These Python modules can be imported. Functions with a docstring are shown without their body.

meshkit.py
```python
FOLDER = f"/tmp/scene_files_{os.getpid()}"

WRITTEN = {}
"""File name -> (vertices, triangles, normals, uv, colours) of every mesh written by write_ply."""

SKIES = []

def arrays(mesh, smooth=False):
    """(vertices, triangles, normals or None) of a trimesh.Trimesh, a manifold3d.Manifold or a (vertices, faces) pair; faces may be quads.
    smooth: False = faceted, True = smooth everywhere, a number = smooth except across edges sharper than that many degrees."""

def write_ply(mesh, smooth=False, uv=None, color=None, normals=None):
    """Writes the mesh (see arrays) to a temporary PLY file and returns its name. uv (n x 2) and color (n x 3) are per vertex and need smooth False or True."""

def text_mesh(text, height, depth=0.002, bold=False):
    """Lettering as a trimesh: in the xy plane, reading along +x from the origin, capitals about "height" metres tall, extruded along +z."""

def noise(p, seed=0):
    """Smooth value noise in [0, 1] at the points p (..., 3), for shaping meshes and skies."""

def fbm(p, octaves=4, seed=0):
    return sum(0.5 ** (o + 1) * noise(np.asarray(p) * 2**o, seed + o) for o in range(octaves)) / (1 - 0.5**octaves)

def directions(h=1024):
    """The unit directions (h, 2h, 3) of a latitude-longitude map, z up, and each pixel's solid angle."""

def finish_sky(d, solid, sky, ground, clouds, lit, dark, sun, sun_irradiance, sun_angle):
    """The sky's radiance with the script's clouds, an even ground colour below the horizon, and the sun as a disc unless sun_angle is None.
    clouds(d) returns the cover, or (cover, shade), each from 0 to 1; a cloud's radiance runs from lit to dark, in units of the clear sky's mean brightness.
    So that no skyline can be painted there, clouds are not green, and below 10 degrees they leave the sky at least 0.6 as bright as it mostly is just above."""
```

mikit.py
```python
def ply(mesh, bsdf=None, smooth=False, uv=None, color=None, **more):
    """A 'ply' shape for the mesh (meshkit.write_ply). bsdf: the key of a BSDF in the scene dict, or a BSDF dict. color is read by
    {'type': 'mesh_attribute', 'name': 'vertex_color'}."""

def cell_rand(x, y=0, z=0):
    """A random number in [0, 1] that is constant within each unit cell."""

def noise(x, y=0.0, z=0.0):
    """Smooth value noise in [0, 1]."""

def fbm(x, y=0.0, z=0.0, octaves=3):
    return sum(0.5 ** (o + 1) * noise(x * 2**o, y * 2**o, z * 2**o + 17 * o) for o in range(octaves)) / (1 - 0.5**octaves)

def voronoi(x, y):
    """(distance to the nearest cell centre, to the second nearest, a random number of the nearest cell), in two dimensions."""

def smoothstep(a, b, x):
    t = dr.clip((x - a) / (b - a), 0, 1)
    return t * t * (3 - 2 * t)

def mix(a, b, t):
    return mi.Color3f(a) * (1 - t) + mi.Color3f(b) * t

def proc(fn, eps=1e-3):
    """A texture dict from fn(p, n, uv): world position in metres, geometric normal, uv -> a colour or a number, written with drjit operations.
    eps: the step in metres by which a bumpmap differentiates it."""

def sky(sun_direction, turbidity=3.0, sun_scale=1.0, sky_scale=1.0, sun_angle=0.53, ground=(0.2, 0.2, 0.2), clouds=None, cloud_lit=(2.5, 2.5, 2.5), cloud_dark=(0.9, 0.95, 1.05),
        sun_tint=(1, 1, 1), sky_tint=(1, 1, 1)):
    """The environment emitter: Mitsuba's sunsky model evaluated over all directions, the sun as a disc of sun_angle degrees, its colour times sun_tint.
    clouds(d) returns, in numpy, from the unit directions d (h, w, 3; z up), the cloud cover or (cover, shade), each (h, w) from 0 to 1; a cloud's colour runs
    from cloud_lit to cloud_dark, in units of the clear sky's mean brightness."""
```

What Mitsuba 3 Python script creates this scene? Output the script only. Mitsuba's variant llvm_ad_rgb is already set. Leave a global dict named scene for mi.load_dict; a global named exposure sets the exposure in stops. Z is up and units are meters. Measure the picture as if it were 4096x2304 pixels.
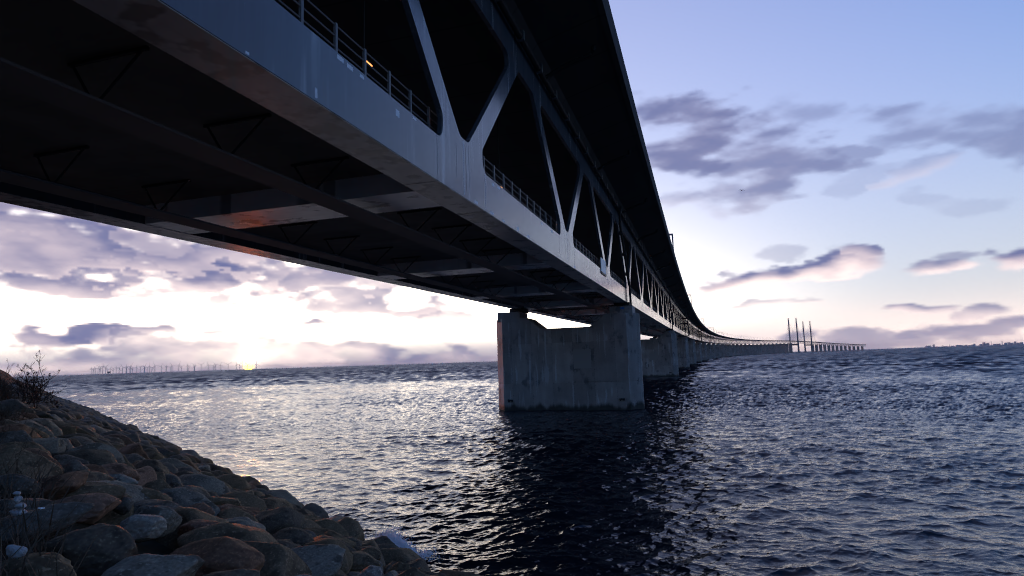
import math, random
import numpy as np
import trimesh, shapely
from shapely.geometry import Polygon, box as sbox
import mitsuba as mi
import drjit as dr
import mikit, meshkit
from mikit import proc, noise, fbm, smoothstep, mix

# ------------------------------------------------------------------ camera, sky, exposure
CAM_H = 6.563
YAW, PITCH, ROLL = 0.290, 0.120, -0.032          # radians: turned left, tipped up, rolled
FOV = 80.66
_f = np.array([-math.sin(YAW) * math.cos(PITCH), math.cos(YAW) * math.cos(PITCH), math.sin(PITCH)])
_r = np.cross(_f, [0, 0, 1]); _r /= np.linalg.norm(_r)
_u = np.cross(_r, _f)
_up = -_r * math.sin(ROLL) + _u * math.cos(ROLL)
scene, labels = {}, {}
scene['camera'] = {'type': 'perspective', 'fov': FOV, 'fov_axis': 'x', 'near_clip': 0.1, 'far_clip': 60000.0,
                   'to_world': mi.ScalarTransform4f().look_at(origin=[0, 0, CAM_H], target=[float(_f[0]), float(_f[1]), CAM_H + float(_f[2])], up=[float(x) for x in _up])}
exposure = 5.2
SUN_AZ, SUN_EL = math.radians(-40.3), math.radians(0.38)
SUN = np.array([math.sin(SUN_AZ) * math.cos(SUN_EL), math.cos(SUN_AZ) * math.cos(SUN_EL), math.sin(SUN_EL)])
BANKS=[
 # az, el, half width, half height, density
 (-58,12.0,9,4.6,1.0,dict(pink=0.77)),(-53,9.6,9,2.6,1.,dict(pink=1.98)),(-45,10.2,9,2.2,.9,dict(pink=1.76)),(-56,7.2,6,1.7,.9,dict(pink=1.98)),(-48,7.8,6,1.5,.9,dict(pink=2.42)),
 (-38,8.0,9,1.7,.85,dict(pink=1.98)),(-28,5.9,10,1.3,.75,dict(pink=1.98)),(-40,5.6,5,1.1,.65,dict(pink=2.64)),(-49,14.5,9,3.4,.85,dict(pink=0.66)),(-33,7.5,8,1.2,.7,dict(pink=1.32)),(-21,4.6,4,.8,.6,dict(pink=1.98)),
 (-56.5,3.4,3.4,.9,.95,dict(tilt=-.1,pink=1.2)),(-52.5,3.3,2.4,.7,.9),(-48.5,3.0,3.6,.9,.8,dict(pink=2)),(-43.2,2.7,2.6,.8,.75,dict(pink=2)),(-32.2,3.9,2.6,.75,.9),(-35,4.3,1.8,.4,.45),(-27,3.5,2.0,.45,.4),(-37.5,2.,1.3,.2,.3),
 (-52,1.0,13,1.6,.6,dict(pink=4)),(-36.5,1.0,6,1.,.6,dict(pink=4)),(-25,.8,10,1.1,.6,dict(pink=4)),
 (0.5,19.6,7,3.4,.7,dict(pink=.05,soft=.9)),(7,17.2,6.5,3.6,.56,dict(pink=.15,tilt=-.25,soft=.9)),(6,14.4,7.0,2.0,.42,dict(pink=.6,soft=1.0)),(11,19.8,6,1.5,.3,dict(tilt=-.12,soft=1.2)),(-1,13.8,7,1.6,.3,dict(pink=.9,soft=1.2)),(13,16.4,3.4,.8,.35),
 (20.0,17.1,8,2.0,.38,dict(tilt=-.28,soft=1.1)),(25,14.6,5.5,1.7,.42,dict(tilt=-.2,soft=1.)),(15.5,14.2,2.4,.9,.12),(18.4,14.,2.6,.9,.2,dict(pink=2.)),(21.6,11.2,3.,.8,.1,dict(tilt=-.3)),(6.3,8.6,2.2,.7,.2),
 (8.4,6.75,6.2,.95,.85,dict(pink=3.2,tilt=.03)),(12.3,7.6,2.8,.8,.8,dict(pink=1.6)),(17.2,6.1,3.2,.75,.65,dict(pink=3.2,tilt=.12)),(20.1,7,2,.5,.4),(24.2,6.3,3.4,1.1,.85,dict(pink=3.)),
 (8,4.2,3.2,.28,.35,dict(pink=3.4)),(16.8,3.25,2.2,.5,.6,dict(pink=2.8)),(20.5,3.0,2.3,.65,.55,dict(pink=2.4)),
 (23,1.6,9,1.1,.62,dict(pink=.8,tilt=.04)),(14,.6,10,1.0,.5,dict(pink=.8)),(13,1.3,2.8,.4,.3),(30,1.7,9,1.5,.7),
]

def clouds(d):
    """cover and shade of the evening sky: a pale veil that thickens towards the sunset, purple cloud banks with rosy undersides"""
    fb = lambda p, o, s: meshkit.fbm(p, o, s) - 0.5
    z = d[..., 2]
    el = np.degrees(np.arcsin(np.clip(z, -1, 1)))
    az = np.degrees(np.arctan2(d[..., 0], d[..., 1]))
    az = (az + 41.7 + 180) % 360 - 180 - 41.7
    toward = np.clip(d @ (np.array([SUN[0], SUN[1], 0]) / math.hypot(SUN[0], SUN[1])), -1, 1)   # 1 at the sun's azimuth on the horizon
    # thin veil
    near = np.clip((toward - 0.25) / 0.6, 0, 1)
    veil = (0.50 + 0.06 * toward) * np.exp(-np.maximum(el, 0) / (18 + 44 * near ** 1.3)) + 0.36 * np.exp(-(np.maximum(el, 0) / 3.0) ** 2)
    q = np.stack([d[..., 0], d[..., 1], z * 2.4], -1)
    big, fine = fb(q * 6, 5, 11), fb(q * 22, 6, 31)
    wx, wy = 22 * fb(q * 6.0, 6, 51), 9.0 * fb(q * 9.0, 6, 71)          # warp the banks' outlines, in degrees
    den, rose = np.zeros(el.shape), np.zeros(el.shape)
    def bank(a, e, ra, re, k=1.0, tilt=0.0, warp=1.0, pink=0.0, soft=0.6):
        nonlocal den, rose
        x, y = az + wx * warp * min(1, (ra / 9) ** 0.6) - a, el + wy * warp * min(1, (re / 3) ** 0.6) - e
        y = y - tilt * x
        r = (x / ra) ** 2 + (y / re) ** 2
        m = np.clip(1.35 - r, 0, 1.35) / 1.35
        m = m + (fine * 2.0 + big * 0.9) * (m > 0)
        s = np.clip((m - 0.22) / soft, 0, 1)
        s = s * s * (3 - 2 * s) * k
        low = np.clip(0.45 - y / re * 0.8, 0, 1)                     # undersides
        rose = np.where(s > den * .6, np.maximum(rose * (1 - s), pink * low), rose)
        den = np.maximum(den, s)
    for b in BANKS:
        bank(*b[:5], **(b[5] if len(b) > 5 else {}))
    # scattered scraps, and broken cloud over the rest of the sky
    pl = np.stack([d[..., 0], d[..., 1], np.zeros_like(z)], -1) / (np.maximum(z, 0) + 0.12)[..., None]
    rest = np.clip((meshkit.fbm(pl * [1.3, 1.3, 1], 6, 91) - 0.56) / 0.12, 0, 1) * 0.6
    view = np.clip((np.abs(az + 16) - 52) / 14, 0, 1) + np.clip((el - 36) / 10, 0, 1)
    den = np.maximum(den, rest * np.clip(view, 0, 1))
    den = np.clip(den, 0, 1)
    cover = 1 - (1 - np.clip(veil, 0, 1)) * (1 - den) ** 1.8
    # f: how much of the sunset's light the veil or cloud carries (1 - shade)
    sunny = np.clip((toward - 0.5) / 0.5, 0, 1) ** 1.7
    glow = sunny ** 1.4 * np.exp(-np.maximum(el, 0) / 6.5)                                          # the brilliant band over the sunset
    mist = np.exp(-(np.maximum(el, 0) / 2.9) ** 2)                                                  # dull low haze over the water
    disc = np.clip(1 - np.degrees(np.arccos(np.clip(d @ SUN, -1, 1))) / 2.6, 0, 1) ** 1.5               # brightening close round the sun
    east = np.clip((0.35 - toward) / 0.7, 0, 1); east = east * east * (3 - 2 * east)                # the dusk side of the sky is dim and blue
    f_veil = 0.36 - 0.345 * east + 0.16 * np.exp(-np.maximum(el, 0) / 7) * (1 - east) + 0.2 * sunny * np.exp(-np.maximum(el, 0) / 9) + 6.2 * glow * (1 - mist) ** 2 - 0.22 * mist * sunny
    f_veil = np.clip(f_veil * (1 - 0.66 * mist * np.clip(sunny * 2, 0, 1)), 0.015, 3.2)
    f_cloud = np.clip(0.012 + 0.12 * rose - 0.10 * fine - 0.05 * big + 0.015 * sunny, 0, 0.6)
    ang = np.degrees(np.arccos(np.clip(d @ SUN, -1, 1)))
    f_veil = f_veil + 0.09 * np.exp(-(ang / 5.0) ** 2) + 0.40 * np.exp(-(ang / 1.6) ** 2)
    f_cloud = f_cloud + 0.07 * np.exp(-(ang / 5.0) ** 2) + 0.40 * np.exp(-(ang / 1.6) ** 2)
    a = 1 - (1 - den) ** 1.8
    f = (a * f_cloud + (1 - a) * veil * f_veil) / np.maximum(cover, 1e-6)
    return cover, 1 - f / 3.2

scene['sky'] = mikit.sky(SUN.tolist(), turbidity=3.0, sun_scale=0.12, sun_angle=0.7, sun_tint=(1.4, 0.8, 0.0), sky_tint=(0.10, 0.46, 1.55), cloud_lit=(36, 27.6, 20.6), cloud_dark=(0.58, 0.66, 1.38), clouds=clouds)

# ------------------------------------------------------------------ helpers
rng = np.random.default_rng(7)
T = mi.ScalarTransform4f

def key_for(base):
    if base not in scene and base not in labels and base not in HOLD:
        return base
    n = COUNT.get(base, 0) + 1
    while True:
        k = f'{base}_{n:03d}'
        if k not in scene and k not in labels and k not in HOLD:
            COUNT[base] = n
            return k
        n += 1
HOLD, COUNT = set(), {}

def thing(name, label, cat, group=None):
    k = key_for(name); HOLD.add(k)
    labels[k] = {'label': label, 'category': cat}
    if group: labels[k]['group'] = group
    return k

def part(parent, name, mesh, mat, smooth=False, label=None, kind=None, **kw):
    k = key_for(f'{parent}__{name}')
    scene[k] = mikit.ply(mesh, mat, smooth=smooth, **kw)
    if label or kind:
        labels[k] = {}
        if label: labels[k]['label'] = label
        if kind: labels[k]['kind'] = kind
    return k

def single(name, mesh, mat, label, cat, group=None, smooth=False, kind=None):
    k = key_for(name)
    scene[k] = mikit.ply(mesh, mat, smooth=smooth)
    labels[k] = {'label': label}
    if kind: labels[k]['kind'] = kind
    else: labels[k]['category'] = cat
    if group: labels[k]['group'] = group
    return k

def structure(name, mesh, mat, label, smooth=False, kind='structure'):
    scene[name] = mikit.ply(mesh, mat, smooth=smooth)
    labels[name] = {'label': label, 'kind': kind}

def cat(ms):
    ms = [m for m in ms if m is not None and len(m.faces)]
    v = np.vstack([m.vertices for m in ms]); o = np.cumsum([0] + [len(m.vertices) for m in ms])
    f = np.vstack([m.faces + a for m, a in zip(ms, o)])
    return trimesh.Trimesh(v, f, process=False)

def boxm(x0, x1, y0, y1, z0, z1):
    v = np.array([[x, y, z] for x in (x0, x1) for y in (y0, y1) for z in (z0, z1)], float)
    f = np.array([[0, 1, 3], [0, 3, 2], [4, 6, 7], [4, 7, 5], [0, 4, 5], [0, 5, 1], [2, 3, 7], [2, 7, 6], [0, 2, 6], [0, 6, 4], [1, 5, 7], [1, 7, 3]])
    return trimesh.Trimesh(v, f, process=False)

def tube(pts, r, sides=6, cap=True):
    p = np.asarray(pts, float); n = len(p)
    rr = np.broadcast_to(np.asarray(r, float), (n,))
    t = np.gradient(p, axis=0); t /= np.linalg.norm(t, axis=1, keepdims=True) + 1e-12
    ref = np.where(np.abs(t[:, 2:]) < 0.9, [[0, 0, 1.0]], [[1.0, 0, 0]])
    a = np.cross(t, ref); a /= np.linalg.norm(a, axis=1, keepdims=True) + 1e-12
    b = np.cross(t, a)
    g = np.arange(sides) * 2 * np.pi / sides
    v = (p[:, None] + rr[:, None, None] * (np.cos(g)[None, :, None] * a[:, None] + np.sin(g)[None, :, None] * b[:, None])).reshape(-1, 3)
    f = []
    for i in range(n - 1):
        for j in range(sides):
            k = (j + 1) % sides
            f += [[i * sides + j, (i + 1) * sides + j, (i + 1) * sides + k], [i * sides + j, (i + 1) * sides + k, i * sides + k]]
    if cap:
        for j in range(1, sides - 1):
            f += [[0, j, j + 1], [(n - 1) * sides, (n - 1) * sides + j + 1, (n - 1) * sides + j]]
    return trimesh.Trimesh(v, np.array(f), process=False)

def extr(poly, x0, x1):
    """a polygon in (s, z) extruded across the bridge from x0 to x1"""
    out = []
    for g in getattr(poly, 'geoms', [poly]):
        if g.is_empty or g.area < 1e-4: continue
        m = trimesh.creation.extrude_polygon(g, x1 - x0, engine='earcut')
        v = np.array(m.vertices)
        out.append(trimesh.Trimesh(np.stack([v[:, 2] + x0, v[:, 0], v[:, 1]], 1), np.array(m.faces)[:, ::1], process=False))
    return cat(out)

def sweep(profile, ss, closed=True):
    """a cross-section (x, z) drawn along the stations ss, in bridge coordinates"""
    p = np.asarray(profile, float); n = len(p)
    v = np.array([[x, s, z] for s in ss for x, z in p])
    f = []
    for i in range(len(ss) - 1):
        for j in range(n if closed else n - 1):
            k = (j + 1) % n
            a, b, c, d = i * n + j, i * n + k, (i + 1) * n + k, (i + 1) * n + j
            f += [[a, b, c], [a, c, d]]
    if closed:
        tri = [[0, j, j + 1] for j in range(1, n - 1)]
        f += [[a, c, b] for a, b, c in tri]
        o = (len(ss) - 1) * n
        f += [[o + a, o + b, o + c] for a, b, c in tri]
    return trimesh.Trimesh(v, np.array(f), process=False)

# ------------------------------------------------------------------ alignment of the bridge
R0, GRADE = 13400.0, 0.0116
def rise(s):
    s = np.asarray(s, float)
    a, b = 3335.0, 5035.0                        # the crest curve lies over the navigation span
    up = GRADE * np.minimum(s, a)
    t = np.clip(s - a, 0, b - a)
    up = up + GRADE * t - GRADE * t * t / (b - a)
    return up - GRADE * np.maximum(s - b, 0)

def bend(v):
    """bridge coordinates (x across, s along, z) to the world: a left-to-right curve of radius R0 that climbs to the pylons"""
    v = np.asarray(v, float)
    a = v[:, 1] / R0
    return np.stack([R0 * (1 - np.cos(a)) + v[:, 0] * np.cos(a), R0 * np.sin(a) - v[:, 0] * np.sin(a), v[:, 2] + rise(v[:, 1])], 1)

def flat(v):
    v = np.asarray(v, float)
    a = v[:, 1] / R0
    return np.stack([R0 * (1 - np.cos(a)) + v[:, 0] * np.cos(a), R0 * np.sin(a) - v[:, 0] * np.sin(a), v[:, 2]], 1)

def B(m):
    return trimesh.Trimesh(bend(m.vertices), m.faces, process=False)

def F(m):
    return trimesh.Trimesh(flat(m.vertices), m.faces, process=False)

# ------------------------------------------------------------------ materials
def mat(name, **kw):
    scene[name] = {'type': 'twosided', 'bsdf': {'type': 'principled', **kw}}
    return name
def rgb(*c): return {'type': 'rgb', 'value': list(c)}

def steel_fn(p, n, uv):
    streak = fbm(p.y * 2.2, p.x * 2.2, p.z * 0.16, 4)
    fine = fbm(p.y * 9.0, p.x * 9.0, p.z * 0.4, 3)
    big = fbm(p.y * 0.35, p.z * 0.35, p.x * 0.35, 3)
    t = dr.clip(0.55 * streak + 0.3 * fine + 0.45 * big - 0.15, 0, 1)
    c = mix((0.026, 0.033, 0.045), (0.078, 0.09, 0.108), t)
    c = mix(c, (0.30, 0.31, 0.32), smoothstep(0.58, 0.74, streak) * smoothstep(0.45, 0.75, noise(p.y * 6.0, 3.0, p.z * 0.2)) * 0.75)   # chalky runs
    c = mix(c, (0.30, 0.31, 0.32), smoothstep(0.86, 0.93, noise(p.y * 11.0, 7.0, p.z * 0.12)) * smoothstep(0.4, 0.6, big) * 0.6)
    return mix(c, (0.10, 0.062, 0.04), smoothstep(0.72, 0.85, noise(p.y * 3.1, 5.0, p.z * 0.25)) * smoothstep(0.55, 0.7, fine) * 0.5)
def steel_rough(p, n, uv):
    return 0.09 + 0.12 * fbm(p.y * 1.3, p.x * 1.3, p.z * 0.4, 3)
mat('steel_paint', base_color=proc(steel_fn), roughness=proc(steel_rough), specular=0.65)

def under_fn(p, n, uv):
    a = fbm(p.x * 0.9, p.y * 0.9, p.z, 4); b = fbm(p.x * 5, p.y * 0.8, p.z, 3); s = fbm(p.x * 1.7 + 9, p.y * 1.7, 3.0, 4)
    c = mix((0.30, 0.275, 0.262), (0.52, 0.485, 0.465), dr.clip(0.75 * a + 0.5 * b - 0.1, 0, 1))
    return mix(c, (0.075, 0.068, 0.062), smoothstep(0.55, 0.72, s) * 0.75)
mat('steel_soffit', base_color=proc(under_fn), roughness=0.36, specular=0.55)
def plate_fn(p, n, uv):
    a = fbm(p.x * 0.9, p.y * 0.9, p.z, 4); b = fbm(p.x * 0.7, p.y * 6, p.z, 3); s = fbm(p.x * 1.1 + 4, p.y * 1.4, 3.0, 3)
    c = mix((0.62, 0.59, 0.57), (0.80, 0.77, 0.75), dr.clip(0.75 * a + 0.5 * b - 0.1, 0, 1))
    return mix(c, (0.10, 0.093, 0.088), smoothstep(0.60, 0.72, s) * 0.7)
mat('beam_plate', base_color=proc(plate_fn), roughness=0.36, specular=0.55)

def slab_fn(p, n, uv):
    a = fbm(p.x * 0.8, p.y * 0.8, p.z * 0.8, 4); b = noise(p.x * 0.2, p.y * 6.0, p.z)
    return mix((0.10, 0.09, 0.08), (0.22, 0.198, 0.178), dr.clip(0.9 * a + 0.15 * b, 0, 1))
mat('dark_concrete', base_color=proc(slab_fn), roughness=0.85, specular=0.2)
def deck_fn(p, n, uv):
    a = fbm(p.x * 0.7, p.y * 0.25, p.z * 0.7, 4)
    board = smoothstep(0.94, 0.99, dr.abs(2 * (p.y * 0.25 - dr.floor(p.y * 0.25)) - 1))
    c = mix((0.035, 0.034, 0.034), (0.065, 0.062, 0.061), a)
    return mix(c, (0.022, 0.021, 0.021), board * 0.6)
mat('deck_concrete', base_color=proc(deck_fn), roughness=0.9, specular=0.1)
mat('rail_steel', base_color=rgb(0.10, 0.10, 0.105), roughness=0.45, metallic=0.0, specular=0.5)
mat('dark_steel', base_color=rgb(0.025, 0.024, 0.024), roughness=0.75, specular=0.15)
mat('gantry_steel', base_color=rgb(0.16, 0.145, 0.14), roughness=0.75, specular=0.15)
mat('hanger_steel', base_color=rgb(0.05, 0.046, 0.043), roughness=0.8, specular=0.1)
mat('pale_paint', base_color=rgb(0.62, 0.64, 0.68), roughness=0.5)
mat('seam_grey', base_color=rgb(0.22, 0.23, 0.25), roughness=0.5)
mat('white_paint', base_color=rgb(0.75, 0.74, 0.72), roughness=0.5)
mat('black_paint', base_color=rgb(0.03, 0.03, 0.03), roughness=0.5)
mat('sign_blue', base_color=rgb(0.03, 0.12, 0.35), roughness=0.4)

def pier_fn(p, n, uv):
    h = p.x * 0.8 + p.y * 0.6
    cloud = fbm(p.x * 0.45, p.y * 0.45, p.z * 0.45, 5)
    drip = fbm(h * 2.6, 4.0, p.z * 0.16, 4)
    grain = fbm(p.x * 7, p.y * 7, p.z * 7, 3)
    t = dr.clip(0.62 * cloud + 0.33 * drip + 0.28 * grain - 0.08, 0, 1)
    c = mix((0.105, 0.089, 0.082), (0.30, 0.262, 0.242), t)
    c = mix(c, (0.07, 0.07, 0.074), smoothstep(0.56, 0.74, fbm(p.x * 1.1 + 5, p.y * 1.1, p.z * 0.55, 5)) * 0.8)
    c = mix(c, (0.36, 0.35, 0.35), smoothstep(0.63, 0.74, fbm(h * 4.0, 9.0, p.z * 0.22, 3)) * 0.5)
    tone = mikit.cell_rand(dr.floor((p.x + 40.0) / 2.75), dr.floor((p.z + 1.7) / 5.2), dr.floor(p.y / 60.0))
    c = c * (0.80 + 0.36 * tone)                                                                    # casting panels of slightly different grey
    seam = smoothstep(0.985, 0.997, dr.abs(2 * ((p.x + 40.0) / 2.75 - dr.floor((p.x + 40.0) / 2.75)) - 1))
    c = mix(c, (0.05, 0.05, 0.052), seam * 0.55)
    wet = 1 - smoothstep(0.25, 0.95, p.z + 0.6 * (fbm(h * 1.4, 1.0, 2.0, 4) - 0.5) * 2)
    return mix(c, (0.016, 0.018, 0.014), wet * 0.93)
mat('pier_concrete', base_color=proc(pier_fn), roughness=0.75, specular=0.3)
mat('panel_concrete', base_color=rgb(0.19, 0.172, 0.16), roughness=0.8)
mat('joint_dark', base_color=rgb(0.04, 0.04, 0.042), roughness=0.9)
mat('pylon_concrete', base_color=rgb(0.13, 0.125, 0.13), roughness=0.8)
mat('cable_grey', base_color=rgb(0.25, 0.24, 0.25), roughness=0.6)
mat('turbine_white', base_color=rgb(0.45, 0.43, 0.44), roughness=0.5)
mat('far_building', base_color=rgb(0.32, 0.31, 0.33), roughness=0.8)
mat('far_glass', base_color=rgb(0.05, 0.06, 0.08), roughness=0.25)
mat('far_land', base_color=rgb(0.18, 0.18, 0.19), roughness=0.9)
scene['lamp_glow'] = {'type': 'twosided', 'bsdf': {'type': 'principled', 'base_color': rgb(0.5, 0.3, 0.15), 'roughness': 0.4}}

# ------------------------------------------------------------------ the bridge: one long girder
XR, XRI, XLI, XL = -8.283, -9.62, -22.50, -23.85        # faces of the two trusses
ZB, ZT, ZO, ZC = 12.73, 14.40, 22.05, 23.80             # bottom chord, its top, top chord, its top (without the climb)
BAY, NODE0 = 20.0, 21.7
bridge = thing('truss_bridge', 'long two level steel truss bridge curving away over the sea to the right', 'bridge')
bp = lambda name, mesh, m, **kw: part(bridge, name, mesh, m, **kw)

def rounded(pts, r):
    return Polygon(pts).buffer(-r, quad_segs=6).buffer(r, quad_segs=6)
UP = [(2.2, ZT), (2.1, 15.36), (8.5, 21.92), (11.5, 21.92), (17.9, 15.36), (17.8, ZT)]
DOWN = [(-0.45, 15.12), (0.45, 15.12), (1.45, 16.10), (6.75, 21.45), (6.65, ZO), (-6.65, ZO), (-6.75, 21.45), (-1.45, 16.10)]
up_open, down_open = rounded(UP, 0.5), rounded(DOWN, 0.5)
shift = lambda g, d: shapely.affinity.translate(g, d, 0)
import shapely.affinity
def openings(lo, hi):
    return shapely.union_all([shift(up_open, 20 * k) for k in range(lo, hi)] + [shift(down_open, 20 * k) for k in range(lo, hi + 1)])
mid = sbox(-10, ZT, 30, ZO).difference(openings(-1, 2))
sl = math.atan2(1.0, 1.0); cs, sn = math.cos(sl), math.sin(sl)
def fan(n, z0, L, sgn):
    """the gusset about a node: everything within L of it along both diagonals"""
    far = 30
    pts = []
    tip = (n, z0 + sgn * L / sn)
    r_ = (n + far, z0 + sgn * (L - far * cs) / sn); l_ = (n - far, z0 + sgn * (L - far * cs) / sn)
    return Polygon([tip, r_, (n + far, z0 - sgn * 60), (n - far, z0 - sgn * 60), l_])
g_bot = mid.intersection(fan(0, 14.6, 2.3, 1)).intersection(sbox(-2.8, ZT, 2.8, ZO))
g_top = mid.intersection(fan(10, 22.9, 2.4, -1)).intersection(sbox(6, ZT, 14, ZO))
diag_r = mid.intersection(sbox(0, ZT, 10, ZO)).difference(shapely.union_all([g_bot, g_top]))
diag_l = mid.intersection(sbox(-10, ZT, 0, ZO)).difference(shapely.union_all([g_bot, shift(g_top, -20)]))
keep = lambda g: max(getattr(g, 'geoms', [g]), key=lambda q: q.area)
g_bot, g_top, diag_r, diag_l = map(keep, (g_bot, g_top, diag_r, diag_l))
NEAR0, NEAR1 = -3, 14                                  # bays built piece by piece
gap = 0.012
def side_pieces(k, outer):
    n = NODE0 + BAY * k
    if outer > -15: xa, xb, xw = XRI, XR, (XR - 0.22, XR)
    else: xa, xb, xw = XL, XLI, (XL, XL + 0.22)
    node = cat([boxm(xa, xb, n - 2.7 + gap, n + 2.4 - gap, ZB, ZT), extr(shift(g_bot, n), *xw)])
    bp('bottom_chord', B(node), 'steel_paint')
    bp('bottom_chord', B(boxm(xa, xb, n + 2.4, n + 17.3, ZB, ZT)), 'steel_paint')
    bp('diagonal', B(extr(shift(diag_r, n), *xw)), 'steel_paint')
    bp('diagonal', B(extr(shift(diag_l, n), *xw)), 'steel_paint')
    bp('top_chord', B(cat([boxm(*xw, n + gap, n + 20 - gap, ZO, ZC), extr(shift(g_top, n), *xw)])), 'steel_paint')
for k in range(NEAR0, NEAR1 + 1):
    side_pieces(k, XR)
    side_pieces(k, XL)
    n = NODE0 + BAY * k
    # the underside: bottom plates of the chords weathered by salt, cross beams at the nodes
    for x0, x1 in ((XRI + 0.02, XR - 0.02), (XL + 0.02, XLI - 0.02)):
        bp('soffit_plate', B(boxm(x0, x1, n + 2.42, n + 17.28, ZB - 0.022, ZB - 0.004)), 'steel_soffit')
        bp('soffit_plate', B(boxm(x0, x1, n - 2.66, n + 2.36, ZB - 0.022, ZB - 0.004)), 'steel_soffit')
    bp('cross_beam', B(boxm(XLI + 0.01, XRI - 0.01, n - 1.75, n + 0.75, ZB - 0.005, ZB + 1.1)), 'beam_plate')
S_NEAR = NODE0 + BAY * NEAR1 + 17.3
# farther bays, one piece per span
far_up = Polygon(UP); far_down = Polygon(DOWN)
def far_bays(s0, s1, simple):
    ms = []
    k = round((s0 - NODE0) / BAY); out = []
    L = s1 - s0
    holes = []
    for j in range(-1, int(L / BAY) + 2):
        o = NODE0 + BAY * (k + j)
        holes += [shift(far_up, o), shift(far_down, o)]
    face = sbox(s0, ZB, s1, ZC).difference(shapely.union_all(holes))
    ms.append(extr(face, XR - 0.22, XR)); ms.append(extr(face, XL, XL + 0.22))
    cross = []
    for j in range(int(L / BAY) + 1):
        n = NODE0 + BAY * (k + j)
        if s0 <= n < s1: cross.append(boxm(XL + 0.9, XR - 0.9, n - 1.75, n + 0.75, ZB + 0.01, ZB + 1.1))
    return cat([cat(ms), cat(cross), boxm(XRI, XR - 0.23, s0, s1, ZB, ZT), boxm(XL + 0.23, XLI, s0, s1, ZB, ZT)])
def densify(m, step=20.0):
    return m
PIERS = [80.0, 200.0, 320.0, 440.0] + [580.0 + 140 * i for i in range(24)]
PIERS = [p for p in PIERS if p < 3860]
PYLONS = [3940.0, 4430.0]
PIERS_W = [4570.0 + 140 * i for i in range(13)]
END = 6350.0
edge = S_NEAR
while edge < END:
    nxt = min(edge + 140, END)
    bp('truss_span', B(far_bays(edge, nxt, edge > 1500)), 'steel_paint')
    edge = nxt
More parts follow.
